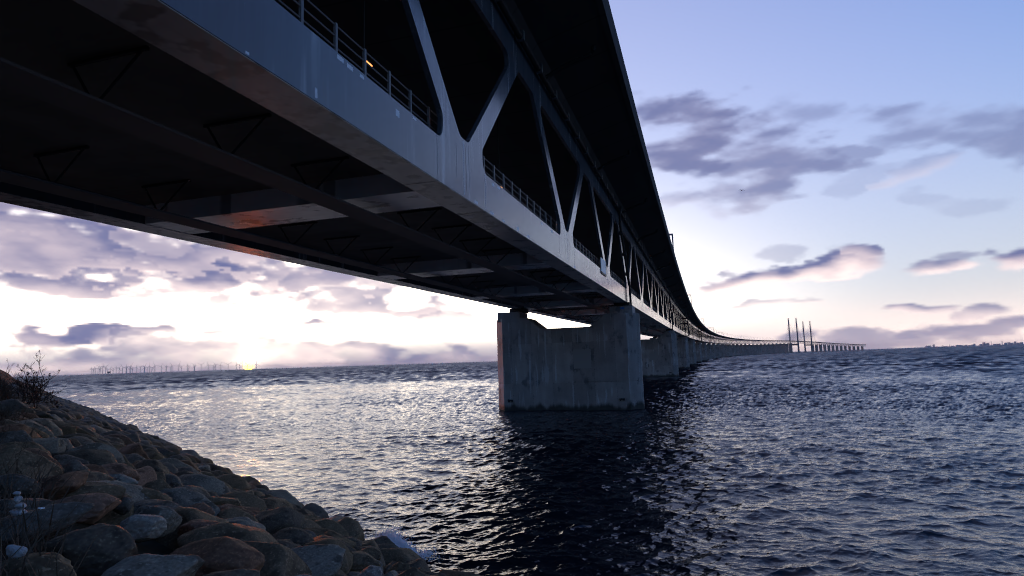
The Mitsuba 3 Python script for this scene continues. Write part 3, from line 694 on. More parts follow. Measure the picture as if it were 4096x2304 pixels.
# the boulders of the foreground: x, y, z of the centre, half sizes, heading, kind of stone
FRONT = [(-4.74, 4.36, 4.77, 0.45, 0.36, 0.22, 47, 'g'),
         (-5.37, 4.40, 4.91, 0.38, 0.30, 0.29, 51, 'd'),
         (-5.02, 3.57, 5.15, 0.28, 0.22, 0.21, 55, 'b'),
         (-4.32, 3.20, 5.12, 0.35, 0.16, 0.15, 54, 'd'),
         (-6.21, 4.46, 5.12, 0.45, 0.20, 0.19, 54, 'k'),
         (-7.13, 4.95, 5.18, 0.28, 0.23, 0.13, 55, 'k'),
         (-7.69, 6.10, 4.87, 0.43, 0.34, 0.18, 52, 'p'),
         (-8.58, 6.79, 4.84, 0.49, 0.22, 0.20, 52, 'b'),
         (-8.39, 7.25, 4.62, 0.15, 0.12, 0.14, 49, 'k'),
         (-7.54, 7.01, 4.47, 0.38, 0.31, 0.24, 47, 'g'),
         (-6.97, 6.36, 4.59, 0.26, 0.21, 0.17, 48, 's'),
         (-9.31, 8.62, 4.31, 0.40, 0.32, 0.25, 47, 'b'),
         (-10.32, 9.67, 4.16, 0.37, 0.30, 0.32, 47, 'b'),
         (-8.66, 8.93, 4.03, 0.37, 0.29, 0.20, 44, 'p'),
         (-7.33, 7.73, 4.16, 0.33, 0.26, 0.18, 44, 'p'),
         (-5.50, 5.92, 4.36, 0.54, 0.43, 0.29, 43, 'r'),
         (-7.90, 9.19, 3.73, 0.44, 0.36, 0.22, 41, 'g'),
         (-11.60, 9.78, 4.45, 0.48, 0.38, 0.29, 50, 'p'),
         (-10.96, 8.48, 4.79, 0.28, 0.23, 0.24, 52, 'k'),
         (-8.66, 6.43, 5.00, 0.39, 0.31, 0.17, 53, 'r'),
         (-8.31, 5.68, 5.20, 0.26, 0.21, 0.15, 56, 'k'),
         (-10.09, 7.04, 5.13, 0.31, 0.25, 0.17, 55, 'g'),
         (-10.20, 7.52, 4.99, 0.16, 0.12, 0.13, 54, 'd'),
         (-13.48, 9.60, 5.02, 0.60, 0.27, 0.25, 55, 'g'),
         (-13.93, 10.19, 4.91, 0.33, 0.26, 0.23, 54, 'k'),
         (-14.86, 11.77, 4.55, 0.52, 0.24, 0.22, 52, 'b'),
         (-17.82, 13.69, 4.57, 0.49, 0.39, 0.26, 52, 'd'),
         (-17.84, 12.43, 5.06, 0.53, 0.42, 0.23, 55, 'k'),
         (-10.81, 9.14, 4.51, 0.43, 0.19, 0.18, 50, 's'),
         (-14.52, 13.11, 3.93, 0.44, 0.36, 0.29, 48, 'b'),
         (-12.63, 11.82, 3.94, 0.33, 0.27, 0.24, 47, 'b'),
         (-11.81, 11.57, 3.84, 0.18, 0.15, 0.17, 46, 'd'),
         (-13.94, 13.76, 3.54, 0.50, 0.40, 0.27, 45, 'd'),
         (-17.33, 17.10, 3.12, 0.66, 0.53, 0.39, 45, 'r'),
         (-10.27, 10.45, 3.87, 0.29, 0.23, 0.18, 45, 'p'),
         (-10.70, 11.66, 3.51, 0.49, 0.40, 0.25, 43, 'b'),
         (-28.08, 28.21, 1.64, 0.34, 0.28, 0.33, 45, 'k'),
         (-18.27, 19.47, 2.46, 0.53, 0.43, 0.30, 43, 'd'),
         (-21.81, 22.82, 2.09, 0.47, 0.38, 0.29, 44, 'd'),
         (-4.67, 5.31, 4.40, 0.30, 0.24, 0.16, 41, 'd'),
         (-8.00, 9.24, 3.74, 0.36, 0.29, 0.22, 41, 'g'),
         (-5.60, 7.86, 3.64, 0.57, 0.46, 0.33, 36, 'g'),
         (-6.06, 9.11, 3.29, 0.35, 0.28, 0.24, 34, 'b'),
         (-6.55, 10.86, 2.75, 0.42, 0.34, 0.22, 31, 'b'),
         (-8.04, 12.25, 2.58, 0.50, 0.40, 0.33, 33, 'o'),
         (-7.60, 10.15, 3.28, 0.42, 0.34, 0.27, 37, 'd'),
         (-7.44, 12.74, 2.26, 0.30, 0.24, 0.18, 30, 'o'),
         (-5.29, 8.95, 3.15, 0.29, 0.23, 0.20, 31, 's'),
         (-5.58, 10.43, 2.66, 0.24, 0.19, 0.20, 28, 'g'),
         (-6.30, 12.11, 2.20, 0.24, 0.19, 0.21, 27, 'o'),
         (-5.75, 12.34, 1.97, 0.40, 0.32, 0.20, 25, 'd'),
         (-12.47, 17.64, 1.67, 0.27, 0.22, 0.23, 35, 'd'),
         (-10.74, 15.81, 1.92, 0.31, 0.25, 0.26, 34, 'o'),
         (-12.63, 16.22, 2.25, 0.53, 0.43, 0.26, 38, 'b'),
         (-10.38, 13.78, 2.61, 0.41, 0.33, 0.28, 37, 'r'),
         (-10.81, 15.20, 2.17, 0.41, 0.33, 0.28, 35, 'o'),
         (-13.46, 16.38, 2.41, 0.26, 0.21, 0.23, 39, 'd'),
         (-8.37, 13.36, 2.25, 0.25, 0.20, 0.22, 32, 'd'),
         (-13.54, 18.18, 1.75, 0.31, 0.25, 0.20, 37, 'd'),
         (-9.18, 11.71, 3.11, 0.30, 0.24, 0.16, 38, 'b'),
         (-10.41, 12.37, 3.17, 0.28, 0.22, 0.18, 40, 'r'),
         (-7.26, 8.98, 3.67, 0.13, 0.10, 0.12, 39, 'p'),
         (-9.18, 10.57, 3.54, 0.20, 0.16, 0.19, 41, 'b'),
         (-4.80, 6.61, 3.94, 0.22, 0.18, 0.12, 36, 's'),
         (-6.31, 13.04, 1.86, 0.17, 0.14, 0.15, 26, 'o')]
SPECIAL = {0: 'speckled grey boulder in the middle of the front row, cut by the frame', 1: 'big dark boulder with a reddish right flank behind the speckled front boulder', 2: 'rounded brown boulder with one white stone on top',
           3: 'flat dark boulder in the bottom left corner', 4: 'wide flat dark boulder carrying the stack of white stones', 5: 'dark boulder right behind the stack of white stones', 6: 'pinkish facetted boulder behind the flat boulder with the white stack',
           7: 'broad brown boulder behind the pinkish facetted boulder', 9: 'light grey rounded boulder right of the pale bluish slab', 10: 'pale bluish slab wedged between larger brown boulders', 13: 'rounded pinkish boulder right of the light grey boulder',
           15: 'large reddish brown boulder right of the front centre', 17: 'pinkish brown boulder with a flat face halfway up the bank', 21: 'grey boulder with a pale chipped patch near the left edge', 23: 'long pale grey boulder at the left edge halfway up', 36: 'dark upright rock sticking up at the waterline',
           37: 'wet dark boulder at the water below the upright rock', 41: 'big grey brown boulder at the bottom centre', 44: 'smooth wet olive boulder just left of the splash', 46: 'low wet boulder right under the splash', 47: 'blocky pale boulder with dark streaks at the bottom edge', 50: 'half drowned boulder at the far right end of the bank', 64: 'small drowned boulder beside the splash'}
SHORT = {0: 'the speckled grey front boulder', 1: 'the big dark boulder with the reddish flank', 4: 'the flat boulder with the white stack', 7: 'the broad brown boulder', 9: 'the light grey rounded boulder', 10: 'the pale bluish slab', 13: 'the rounded pinkish boulder', 15: 'the large reddish brown boulder',
         17: 'the pinkish brown boulder halfway up', 21: 'the chipped grey boulder at the left', 23: 'the long pale grey boulder', 36: 'the dark upright rock', 41: 'the big grey brown bottom boulder', 44: 'the smooth wet olive boulder', 46: 'the low wet boulder at the splash', 47: 'the blocky pale boulder', 50: 'the half drowned boulder'}
USED = {}
def z_of(mesh_v, f, x, y):
    """height of a mesh's upper surface over (x, y)"""
    best = -1e9
    a, b, c = mesh_v[f[:, 0]], mesh_v[f[:, 1]], mesh_v[f[:, 2]]
    d = (b[:, 0] - a[:, 0]) * (c[:, 1] - a[:, 1]) - (c[:, 0] - a[:, 0]) * (b[:, 1] - a[:, 1])
    d = np.where(np.abs(d) < 1e-12, 1e-12, d)
    l1 = ((x - a[:, 0]) * (c[:, 1] - a[:, 1]) - (c[:, 0] - a[:, 0]) * (y - a[:, 1])) / d
    l2 = ((b[:, 0] - a[:, 0]) * (y - a[:, 1]) - (x - a[:, 0]) * (b[:, 1] - a[:, 1])) / d
    ok = (l1 >= -1e-6) & (l2 >= -1e-6) & (l1 + l2 <= 1 + 1e-6)
    z = a[:, 2] + l1 * (b[:, 2] - a[:, 2]) + l2 * (c[:, 2] - a[:, 2])
    return z[ok].max() if ok.any() else best
front_mesh = {}
DROP = {2: 0.16, 3: 0.12, 5: 0.05, 4: -0.03}
for i, (x, y, z, a, b, c, yaw, kind) in enumerate(FRONT):
    m = boulder_shape(100 + i, 4, facets=5 + i % 5, power=14 + 5 * (i % 4), rough=0.09)
    R_ = rot_matrix(yaw, (i * 37) % 15 - 10, (i * 53) % 19 - 9)
    v = np.array(m.vertices) @ rot_matrix((i * 77) % 360, (i * 31) % 60, 0).T
    v /= np.abs(v).max(0)
    v = v * [a * 1.08, b * 1.1, c * 1.08] @ R_.T + [x, y, z - 0.1 * c - DROP.get(i, 0)]
    front_mesh[i] = (v, np.array(m.faces))
    nm_ = STONE[kind][2]
    if i in SPECIAL: lab = SPECIAL[i]
    else:
        seen = lambda o: (np.array(o[:3]) - [0, 0, CAM_H]) / np.linalg.norm(np.array(o[:3]) - [0, 0, CAM_H])
        me = seen((x, y, z)); ref = min((k_ for k_ in SHORT), key=lambda k_: np.linalg.norm(seen(FRONT[k_]) - me))
        d_ = seen(FRONT[ref]) - me; rt = float(d_ @ _r); up_ = float(d_[2])
        where = ('right of' if rt < 0 else 'left of') if abs(rt) > abs(up_) * 1.2 else ('in front of' if up_ > 0 else 'behind')
        lab = f'medium {nm_} boulder {where} {SHORT[ref]}'
        n_ = USED.get(lab, 0); USED[lab] = n_ + 1
        if n_: lab = f'{("second", "third", "fourth", "fifth")[min(n_ - 1, 3)]} ' + lab
    k = single('boulder', trimesh.Trimesh(v, m.faces, process=False), 'stone_' + kind, lab, 'boulder', 'boulders of the shore bank', smooth=True)
# the rest of the bank: a packed field
taken = [((np.array([x, y]) @ TT), (np.array([x, y]) @ NQ), 0.8 * max(a, b)) for x, y, z, a, b, c, *_ in FRONT]
cells = {}
def free(t, q, r):
    ci, cj = int(t // 1.5), int(q // 1.5)
    for di in (-1, 0, 1):
        for dj in (-1, 0, 1):
            for (t0, q0, r0) in cells.get((ci + di, cj + dj), ()):
                if (t - t0) ** 2 + (q - q0) ** 2 < (0.74 * (r + r0)) ** 2: return False
    return True
def put(t, q, r): cells.setdefault((int(t // 1.5), int(q // 1.5)), []).append((t, q, r))
for t, q, r in taken: put(t, q, r * 0.95)
field = []
g = np.random.default_rng(21)
for r_lo, r_hi, tries in ((0.5, 0.74, 9000), (0.34, 0.48, 14000), (0.2, 0.32, 5000)):
    for _ in range(tries):
        t, q, r = g.uniform(-7, 1) if g.random() < .06 else g.uniform(0, 125), g.uniform(-0.1, 9.3), g.uniform(r_lo, r_hi)
        if q > 8.7 - 0.7 * max(0, (30 - t) / 20) + 0.4 * math.sin(t * 1.7): continue
        if r < 0.3 and t > 45: continue
        if t * t + q * q < 6.2 ** 2 and -2 < t < 7 or (3 < t < 11.5 and q < 2.4): continue
        if free(t, q, r): put(t, q, r); field.append((t, q, r))
protos = {lv: [boulder_shape(400 + j, lv, facets=5 + j % 5, power=14 + 5 * (j % 4), rough=0.10) for j in range(10)] for lv in (1, 2, 3)}
ply3 = {}
kinds = 'gdbprkbdogdbrkb'
def size_in_view(t, q, r):
    x, y = to_w(t, q); d = np.array([x, y, bank_z(t, q) - CAM_H]); L_ = np.linalg.norm(d)
    f_ = d @ _f / L_
    az = math.degrees(math.atan2(x, y))
    return -1 if f_ < 0.6 or az < -61 else r / L_
field.sort(key=lambda o: -size_in_view(*o))
N_SINGLE = 300 - len(FRONT)
rest = []
for i, (t, q, r) in enumerate(field):
    x, y = to_w(t, q)
    j = int(g.integers(10)); yaw, tip, roll = g.uniform(0, 360), g.uniform(-14, 14), g.uniform(-14, 14)
    ax = np.array([r * g.uniform(1.05, 1.4), r * g.uniform(0.9, 1.15), r * g.uniform(0.65, 0.95)])
    c = [x, y, float(bank_z(t, q)) + 0.05 * r + g.uniform(-0.05, 0.08)]
    M = placed(None, c, ax, yaw, tip, roll); M[:3, :3] = slope_M @ M[:3, :3]
    kind = kinds[int(g.integers(len(kinds)))]
    if q > 9.6: kind = 'd' if j % 2 else 'o'
    if i < N_SINGLE:
        if (j, kind) not in ply3:
            ply3[(j, kind)] = mikit.ply(protos[3][j], 'stone_' + kind, smooth=True)
        k = key_for('boulder')
        scene[k] = {**ply3[(j, kind)], 'to_world': T(M.tolist())}
        size = 'small' if r < 0.3 else 'rounded'
        where = 'upper' if q < 3.5 else 'middle' if q < 8 else 'wet lower'
        labels[k] = {'label': f'{size} {STONE[kind][2]} boulder packed in the {where} part of the bank', 'category': 'boulder', 'group': f'{size} {STONE[kind][2]} boulders, {where} bank'}
    else:
        p_ = protos[2 if r / math.hypot(t, q) > 0.012 else 1][j]
        rest.append((kind, np.array(p_.vertices) @ M[:3, :3].T + M[:3, 3], np.array(p_.faces)))
for grp, name in (('bdr', 'brown'), ('gkpo', 'grey')):
    ms = [trimesh.Trimesh(v, f, process=False) for kd, v, f in rest if kd in grp]
    k = 'far_boulders' if name == 'brown' else 'far_grey_boulders'
    scene[k] = mikit.ply(cat(ms), 'stone_b' if name == 'brown' else 'stone_k', smooth=True)
    labels[k] = {'label': f'packed {name} boulders continuing along the shore into the distance', 'kind': 'stuff'}

# ------------------------------------------------------------------ white stones on the boulders
def white_fn(p, n, uv):
    return mix((0.20, 0.20, 0.20), (0.38, 0.37, 0.36), fbm(p.x * 30, p.y * 30, p.z * 30, 3))
mat('white_stone', base_color=proc(white_fn), roughness=0.8)
vf, ff = front_mesh[4]
cx_, cy_ = (-6.29, 4.34)
zc = z_of(vf, ff, cx_, cy_) - 0.012
for i, (w, h, ox, lab) in enumerate(((0.150, 0.075, 0.0, 'lowest and widest white stone of the stack of four'), (0.112, 0.066, 0.012, 'second white stone from the bottom of the stack'), (0.092, 0.072, -0.008, 'third white stone from the bottom of the stack'), (0.078, 0.045, -0.012, 'topmost small flat white stone of the stack'))):
    m = boulder_shape(700 + i, 3, facets=8, power=9, rough=0.13)
    v = np.array(m.vertices) * [w / 2, w / 2 * 0.85, h / 2] @ rot_matrix(60 + 40 * i, 5, -6).T
    v = v - [0, 0, v[:, 2].min()]
    single('white_stone', trimesh.Trimesh(v + [cx_ + ox * 0.5, cy_ + ox, zc], m.faces, process=False), 'white_stone', lab, 'stone', smooth=True)
    zc += h * 0.9
vf, ff = front_mesh[2]
cx_, cy_ = (-5.07, 3.5)
m = boulder_shape(720, 3, facets=8, power=7, rough=0.14)
v = np.array(m.vertices) * [0.075, 0.05, 0.06] @ rot_matrix(50, 8, 20).T
v = v - [0, 0, v[:, 2].min()]
single('white_stone', trimesh.Trimesh(v + [cx_, cy_, z_of(vf, ff, cx_, cy_) - 0.015], m.faces, process=False), 'white_stone', 'single white stone lying on the rounded brown boulder', 'stone', smooth=True)
vf, ff = front_mesh[4]
cx_, cy_ = (-6.19, 4.49)
zq = z_of(vf, ff, cx_, cy_)
sc = boulder_shape(730, 2, facets=6, power=6, rough=0.3)
single('paper_scrap', trimesh.Trimesh(np.array(sc.vertices) * [0.035, 0.014, 0.010] @ rot_matrix(40, 5, 15).T + [cx_, cy_, zq + 0.004], sc.faces, process=False), 'white_paint', 'tiny white scrap lying on the flat boulder right of the stack', 'scrap')

# ------------------------------------------------------------------ splash and foam at the waterline
scene['foam_white'] = {'type': 'twosided', 'bsdf': {'type': 'principled', 'base_color': rgb(0.75, 0.75, 0.78), 'roughness': 0.7}}
g = np.random.default_rng(5)
octa_v = np.array([[1, 0, 0], [-1, 0, 0], [0, 1, 0], [0, -1, 0], [0, 0, 1], [0, 0, -1]], float)
octa_f = np.array([[0, 2, 4], [2, 1, 4], [1, 3, 4], [3, 0, 4], [2, 0, 5], [1, 2, 5], [3, 1, 5], [0, 3, 5]])
def drops(P, r):
    n = len(P)
    v = (P[:, None] + octa_v[None] * np.asarray(r)[:, None, None]).reshape(-1, 3)
    f = (octa_f[None] + 6 * np.arange(n)[:, None, None]).reshape(-1, 3)
    return trimesh.Trimesh(v, f, process=False)
def splash(x0, y0, x1, y1, n, top, width):
    t = g.beta(1.6, 2.2, n)
    env = top * np.clip(1.25 - 1.2 * t, 0.12, 1) * (0.6 + 0.7 * meshkit.fbm(np.stack([t * 9, t * 0, t * 0], -1), 3, 4))
    z = env * g.beta(0.8, 2.6, n)
    off = g.normal(size=n) * width * (0.35 + 0.65 * z / top)
    d = np.array([x1 - x0, y1 - y0]); d /= np.linalg.norm(d); nn = np.array([-d[1], d[0]])
    P = np.stack([x0 + (x1 - x0) * t + nn[0] * off, y0 + (y1 - y0) * t + nn[1] * off, z - 0.02], 1)
    return drops(P, g.uniform(0.008, 0.028, n) * (1.25 - z / top * 0.8))
SP = [(-11.34, 20.39, -9.73, 19.84), (-9.73, 19.84, -8.38, 19.32)]
spray = cat([splash(*SP[0], 12000, 1.05, 0.34), splash(*SP[1], 3000, 0.28, 0.35)])
scene['breaking_spray'] = mikit.ply(spray, 'foam_white')
labels['breaking_spray'] = {'label': 'white spray of a small wave breaking on the boulders', 'kind': 'stuff'}
P, r = [], []
for _ in range(9000):
    t = g.uniform(14, 75); q = 9.6 + 0.5 * math.sin(t * 0.7) + 0.35 * math.sin(t * 2.3 + 1) + abs(g.normal()) * 0.42
    if meshkit.fbm(np.array([t * 0.35, q * 0.8, 0.0]), 3, 8) < 0.5: continue
    x, y = to_w(t, q); P.append((x, y, g.uniform(-0.02, 0.1))); r.append(g.uniform(0.012, 0.034))
scene['sea_foam'] = mikit.ply(drops(np.array(P), np.array(r)), 'foam_white')
labels['sea_foam'] = {'label': 'thin white foam along the foot of the boulders', 'kind': 'stuff'}

# ------------------------------------------------------------------ shrub and dry grass at the top of the bank
mat('twig_bark', base_color=rgb(0.035, 0.022, 0.018), roughness=0.9)
mat('dry_leaf', base_color=rgb(0.07, 0.04, 0.025), roughness=0.8)
mat('dry_grass', base_color=rgb(0.085, 0.055, 0.035), roughness=0.9)
def shrub(x, y, z, height, stems, spread, seed, label, leafy=1.0, cat_='shrub'):
    g = np.random.default_rng(seed)
    tw, lv = [], []
    def grow(p, d, L, r, depth):
        n = 4; pts = [p]
        for _ in range(n):
            d = d + g.normal(size=3) * 0.13 + [0, 0, 0.05]; d = d / np.linalg.norm(d)
            pts.append(pts[-1] + d * L / n)
        tw.append(tube(pts, np.linspace(r, max(0.008, r * 0.5), n + 1), 4, False))
        if depth == 0 or L < 0.25:
            for q in pts[2:]:
                if g.random() < 0.35 * leafy: lv.append(q + g.normal(size=3) * 0.03)
            return
        for _ in range(g.integers(2, 4)):
            k = g.integers(1, n + 1)
            nd = d + g.normal(size=3) * 0.45 + [0, 0, 0.15]
            grow(pts[k], nd / np.linalg.norm(nd), L * g.uniform(0.45, 0.7), r * 0.5, depth - 1)
    for s in range(stems):
        a = g.uniform(0, 2 * math.pi); d = np.array([math.cos(a) * spread, math.sin(a) * spread, 1.0]); d /= np.linalg.norm(d)
        grow(np.array([x + g.normal() * 0.25, y + g.normal() * 0.25, z - 0.1]), d, height * g.uniform(0.4, 0.62), 0.04, 3)
    k = thing('bare_shrub', label, cat_)
    part(k, 'twigs', cat(tw), 'twig_bark')
    L_ = np.array(lv); n = len(L_)
    if n:
        u = g.normal(size=(n, 3)); u /= np.linalg.norm(u, axis=1, keepdims=True); w = np.cross(u, g.normal(size=(n, 3))); w /= np.linalg.norm(w, axis=1, keepdims=True)
        s = g.uniform(0.04, 0.08, (n, 1))
        v = np.stack([L_ - u * s, L_ + w * s * 0.6, L_ + u * s, L_ - w * s * 0.6], 1).reshape(-1, 3)
        f = np.array([[0, 1, 2], [0, 2, 3]])[None] + 4 * np.arange(n)[:, None, None]
        part(k, 'leaves', trimesh.Trimesh(v, f.reshape(-1, 3), process=False), 'dry_leaf', kind='stuff')
for (t, q, h, st, sp, sd, lab, lf) in [(44.0, 0.6, 3.3, 9, 0.18, 3, 'bare twiggy shrub with a few dry leaves on top of the bank', 1.0), (50.0, 0.9, 2.7, 8, 0.22, 8, 'second bare shrub close behind the first one', 1.0), (49.0, 1.6, 1.3, 12, 0.8, 5, 'low spreading bush leaning towards the water', 1.6), (36.0, 0.2, 1.5, 8, 0.4, 6, 'short dark shrub nearest on the bank top', 0.8)]:
    x, y = to_w(t, q)
    shrub(x, y, float(bank_z(t, q)), h, st, sp, sd, lab, lf)
g = np.random.default_rng(12)
n = 16000
t = g.uniform(3, 75, n); q = 0.35 - np.abs(g.normal(size=n)) * 1.3
kp = meshkit.fbm(np.stack([t * 0.5, q, 0 * t], -1), 3, 3) > 0.42
t, q = t[kp], q[kp]; n = len(t)
x, y = to_w(t, q); z = bank_z(t, q) - 0.25
hgt = g.uniform(0.3, 0.95, n); lean = g.normal(size=(n, 2)) * 0.3
wd = 0.008 + 0.0003 * t; aa = g.uniform(0, np.pi, n)
bx = np.stack([np.cos(aa) * wd, np.sin(aa) * wd, 0 * aa], 1)
p0 = np.stack([x, y, z], 1); p1 = p0 + np.stack([lean[:, 0] * hgt * 0.4, lean[:, 1] * hgt * 0.4, hgt * 0.6], 1); p2 = p0 + np.stack([lean[:, 0] * hgt, lean[:, 1] * hgt, hgt], 1)
v = np.stack([p0 - bx, p0 + bx, p1 + bx * 0.7, p1 - bx * 0.7, p2], 1).reshape(-1, 3)
f = np.array([[0, 1, 2], [0, 2, 3], [3, 2, 4]])[None] + 5 * np.arange(n)[:, None, None]
scene['dry_grass_tufts'] = mikit.ply(trimesh.Trimesh(v, f.reshape(-1, 3), process=False), 'dry_grass')
labels['dry_grass_tufts'] = {'label': 'dry brown grass along the top edge of the bank', 'kind': 'stuff'}

# ------------------------------------------------------------------ wind farm on the horizon
def turbine(az, dist, turn, seed, label):
    hub, R_ = 68.0, 46.0
    k = thing('wind_turbine', label, 'wind turbine', 'wind turbines of the offshore park')
    a = math.radians(az); c = np.array([math.sin(a) * dist, math.cos(a) * dist, 0.0]); e = np.array([math.cos(a), -math.sin(a), 0]); b = np.array([math.sin(a), math.cos(a), 0])
    yaw = math.radians(seed); e, b = e * math.cos(yaw) + b * math.sin(yaw), b * math.cos(yaw) - e * math.sin(yaw)
    part(k, 'tower', tube([c + [0, 0, -1], c + [0, 0, hub]], [2.9, 2.0], 8), 'turbine_white')
    part(k, 'nacelle', tube([c + [0, 0, hub + 1] - b * 6, c + [0, 0, hub + 1] + b * 8], 2.2, 6), 'turbine_white')
    bl = []
    h = c + [0, 0, hub + 1] - b * 7
    for i in range(3):
        w = math.radians(turn + 120 * i); d = e * math.sin(w) + np.array([0, 0, 1.0]) * math.cos(w)
        bl.append(tube([h, h + d * 8, h + d * R_], [1.0, 2.0, 0.4], 5))
    part(k, 'rotor', cat(bl), 'turbine_white')
TURB = [(-51.49, 9072), (-51.37, 8770), (-51.23, 8487), (-51.07, 8095), (-50.93, 7110), (-50.76, 7110), (-50.57, 6923), (-50.42, 10523), (-50.26, 9567), (-50.08, 9072), (-49.88, 8770), (-49.68, 8221), (-49.45, 7972), (-49.22, 7308), (-49.18, 9567), (-49.0, 10523), (-48.93, 7110), (-48.78, 9072), (-48.52, 8770), (-48.26, 8352), (-47.99, 9072), (-47.96, 7738), (-47.75, 10119), (-47.62, 7517), (-47.46, 10119), (-47.25, 6923), (-46.8, 8221), (-46.46, 9072), (-46.44, 8221), (-46.15, 9744), (-46.03, 7738), (-45.57, 7517), (-45.36, 8770), (-44.91, 7738), (-44.82, 9744), (-44.42, 8221), (-44.38, 9072), (-43.91, 7110), (-43.38, 7738), (-42.98, 8770), (-42.81, 7738), (-42.44, 8221), (-41.86, 7738), (-41.21, 8487), (-40.99, 9072), (-40.34, 9396), (-39.62, 8221)]
for i, (az, dist) in enumerate(TURB):
    lab = 'small pale wind turbine in the long row on the horizon'
    if i == 0: lab = 'leftmost wind turbine of the long row on the horizon'
    if i == len(TURB) - 1: lab = 'rightmost wind turbine, standing just right of the sun'
    if i == len(TURB) - 2: lab = 'wind turbine standing right in front of the low sun'
    turbine(az, dist, (i * 47) % 120, (i * 29) % 50 - 25, lab)
def at(az, dist): return math.sin(math.radians(az)) * dist, math.cos(math.radians(az)) * dist
x, y = at(-50.35, 7400.0)
k = thing('offshore_substation', 'dark box shaped platform on legs among the wind turbines', 'substation')
part(k, 'deck_house', boxm(x - 11, x + 11, y - 11, y + 11, 13, 28), 'far_glass')
part(k, 'legs', cat([boxm(x - 8, x - 4, y - 8, y - 4, -1, 13), boxm(x + 4, x + 8, y - 8, y - 4, -1, 13)]), 'far_building')
for i, az in enumerate([-24.29, -23.37]):
    x, y = at(az, 2600.0)
    k = thing('sailing_boat', ('tiny sailing boat on the horizon right of the sun', 'second tiny sailing boat, just left of the pier')[i], 'boat', None)
    part(k, 'hull', boxm(x - 4, x + 4, y - 1.4, y + 1.4, -0.3, 1.2), 'far_building')
    part(k, 'sail', trimesh.Trimesh(np.array([[x - 2.6, y, 1.6], [x + 1.5, y - 0.1, 1.6], [x + 0.2, y, 12.5], [x + 1.5, y + 0.1, 1.6]]), np.array([[0, 1, 2], [1, 3, 2], [3, 0, 2], [0, 3, 1]]), process=False), 'white_paint')

# ------------------------------------------------------------------ far coast and city
g = np.random.default_rng(77)
azg = np.linspace(11.5, 40, 150); ring = []
for a in azg:
    hh = 3 + 5 * meshkit.fbm(np.array([a * 1.7, 0.3, 0.7]), 4, 3) + (6 if a > 15 else 0) * min(1, (a - 15) / 3 if a > 15 else 0)
    for dist, z in ((11800, -2), (11820, hh * 0.8), (12600, hh), (13500, -2)):
        ring.append((*at(a, dist), z))
f = []
for i in range(len(azg) - 1):
    for j in range(3):
        a_ = i * 4 + j; f += [[a_, a_ + 1, a_ + 5], [a_, a_ + 5, a_ + 4]]
structure('far_coast', trimesh.Trimesh(np.array(ring), np.array(f), process=False), 'far_land', 'low hazy coast on the right horizon')
for (az, w, h, kind) in [(17.65, 72, 32, 'works'), (17.86, 10, 45, 'chimney'), (18.03, 22, 50, 'tower'), (18.2, 32, 14, 'block'), (18.61, 11, 39, 'chimney'), (18.78, 48, 16, 'block'), (19.02, 8, 45, 'chimney'), (19.21, 40, 18, 'block'), (19.5, 27, 30, 'block'), (19.66, 48, 27, 'block'), (19.87, 40, 21, 'block'), (20.06, 24, 26, 'block'), (20.29, 48, 20, 'block'), (20.46, 37, 28, 'block'), (20.55, 21, 38, 'tower'), (20.94, 32, 32, 'block'), (21.12, 27, 58, 'tower'), (21.23, 29, 38, 'tower'), (21.36, 24, 45, 'tower'), (21.57, 6, 68, 'chimney'), (21.75, 40, 26, 'block'), (21.97, 37, 28, 'block'), (22.18, 13, 72, 'chimney'), (22.37, 35, 39, 'tower'), (22.57, 29, 45, 'tower'), (22.72, 40, 33, 'block'), (22.91, 18, 52, 'tower'), (23.07, 32, 33, 'block'), (23.26, 32, 39, 'tower')]:
    d = 12100.0; x, y = at(az, d)
    lab = {'chimney': 'thin chimney rising from the hazy city skyline', 'tower': 'tower block standing above the hazy city skyline', 'block': 'low hazy building in the far city skyline', 'works': 'wide industrial building at the left end of the skyline'}[kind]
    k = thing('chimney_stack' if kind == 'chimney' else 'city_building', lab, 'chimney' if kind == 'chimney' else 'building', {'chimney': 'far city chimneys', 'tower': 'far tower blocks', 'block': 'far low buildings', 'works': None}[kind])
    if kind == 'chimney': part(k, 'stack', tube([(x, y, 0), (x, y, h)], [w / 2, w / 3], 8), 'far_building')
    else:
        part(k, 'wall', boxm(x - w / 2, x + w / 2, y - 12, y + 12, 0, h), 'far_building')
        part(k, 'roof', boxm(x - w / 2 - 0.8, x + w / 2 + 0.8, y - 12.8, y + 12.8, h, h + 2.0), 'far_land')

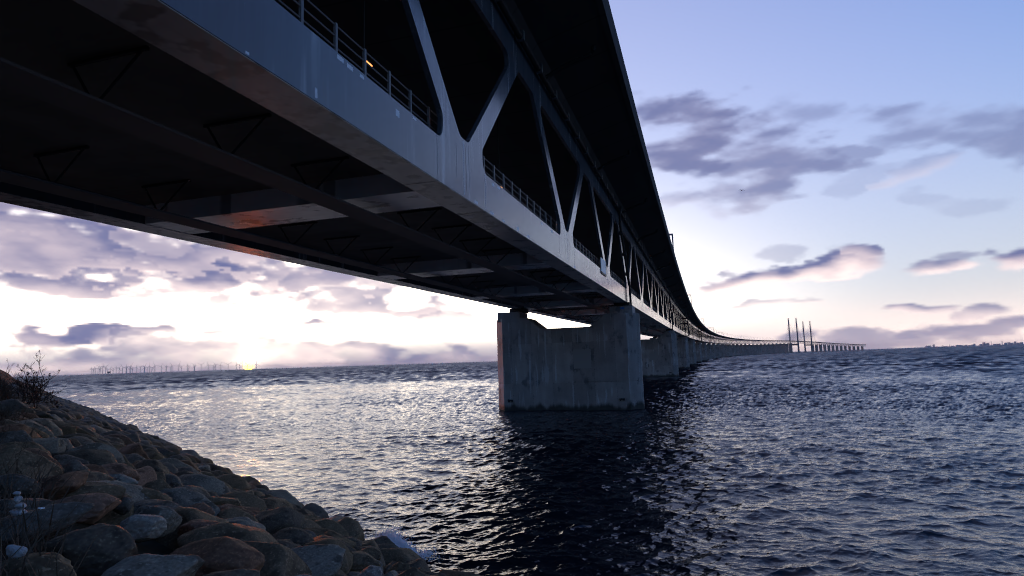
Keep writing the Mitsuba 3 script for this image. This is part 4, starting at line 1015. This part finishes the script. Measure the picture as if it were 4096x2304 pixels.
# ------------------------------------------------------------------ a gull
x, y, z = (11.78, 135.12, 41.25)
mat('feather', base_color=rgb(0.06, 0.06, 0.065), roughness=0.8)
k = thing('gull', 'small dark gull gliding in the evening sky below the dark cloud', 'gull')
hd = math.radians(25)
Rz = np.array([[math.cos(hd), -math.sin(hd), 0], [math.sin(hd), math.cos(hd), 0], [0, 0, 1]])
body = trimesh.creation.icosphere(3); bv = np.array(body.vertices)
bv = bv * [0.085, 0.24, 0.08]; bv[:, 2] -= 0.02 * (bv[:, 1] < -0.1)
part(k, 'body', trimesh.Trimesh(bv @ Rz.T + [x, y, z], body.faces, process=False), 'feather', smooth=True)
hdm = trimesh.creation.icosphere(2)
part(k, 'head', cat([trimesh.Trimesh(np.array(hdm.vertices) * [0.05, 0.06, 0.05] @ Rz.T + np.array([0, -0.25, 0.02]) @ Rz.T + [x, y, z], hdm.faces, process=False), tube(np.array([[0, -0.3, 0.01], [0, -0.36, -0.005]]) @ Rz.T + [x, y, z], [0.014, 0.004], 5)]), 'feather', smooth=True)
for sg in (-1, 1):
    st = [(0.05, 0.02, 0.15), (0.25, 0.10, 0.14), (0.45, 0.11, 0.11), (0.62, 0.06, 0.065), (0.74, -0.01, 0.02)]
    v = []
    for d, zz_, ch in st:
        yy = -0.08 + 0.28 * max(0, d - 0.3)
        v += [(sg * d, yy - ch * 0.5, zz_), (sg * d, yy, zz_ + 0.018 * ch / 0.15), (sg * d, yy + ch * 0.7, zz_ - 0.005), (sg * d, yy, zz_ - 0.012 * ch / 0.15)]
    f = []
    for i in range(4):
        for j in range(4):
            a, b = i * 4 + j, i * 4 + (j + 1) % 4
            f += [[a, b, b + 4], [a, b + 4, a + 4]]
    part(k, 'wing', trimesh.Trimesh(np.array(v) @ Rz.T + [x, y, z], np.array(f), process=False), 'feather')
tl = np.array([[-0.03, 0.2, 0.0], [0.03, 0.2, 0.0], [0.07, 0.38, 0.0], [-0.07, 0.38, 0.0], [-0.03, 0.2, 0.012], [0.03, 0.2, 0.012], [0.07, 0.38, 0.006], [-0.07, 0.38, 0.006]])
part(k, 'tail', trimesh.Trimesh(tl @ Rz.T + [x, y, z], np.array([[0, 1, 2], [0, 2, 3], [4, 6, 5], [4, 7, 6], [0, 4, 5], [0, 5, 1], [1, 5, 6], [1, 6, 2], [2, 6, 7], [2, 7, 3], [3, 7, 4], [3, 4, 0]]), process=False), 'feather')

# ------------------------------------------------------------------ evening haze
scene['haze_air'] = {'type': 'homogeneous', 'albedo': rgb(0.95, 0.95, 0.95), 'sigma_t': 2e-05}
scene['haze'] = {'type': 'cube', 'to_world': T().translate([0, 0, 112.0]).scale([42000, 42000, 118.0]), 'bsdf': {'type': 'null'}, 'interior': {'type': 'ref', 'id': 'haze_air'}}
labels['haze'] = {'label': 'thin evening haze over the water', 'kind': 'stuff'}
scene['camera']['medium'] = {'type': 'ref', 'id': 'haze_air'}
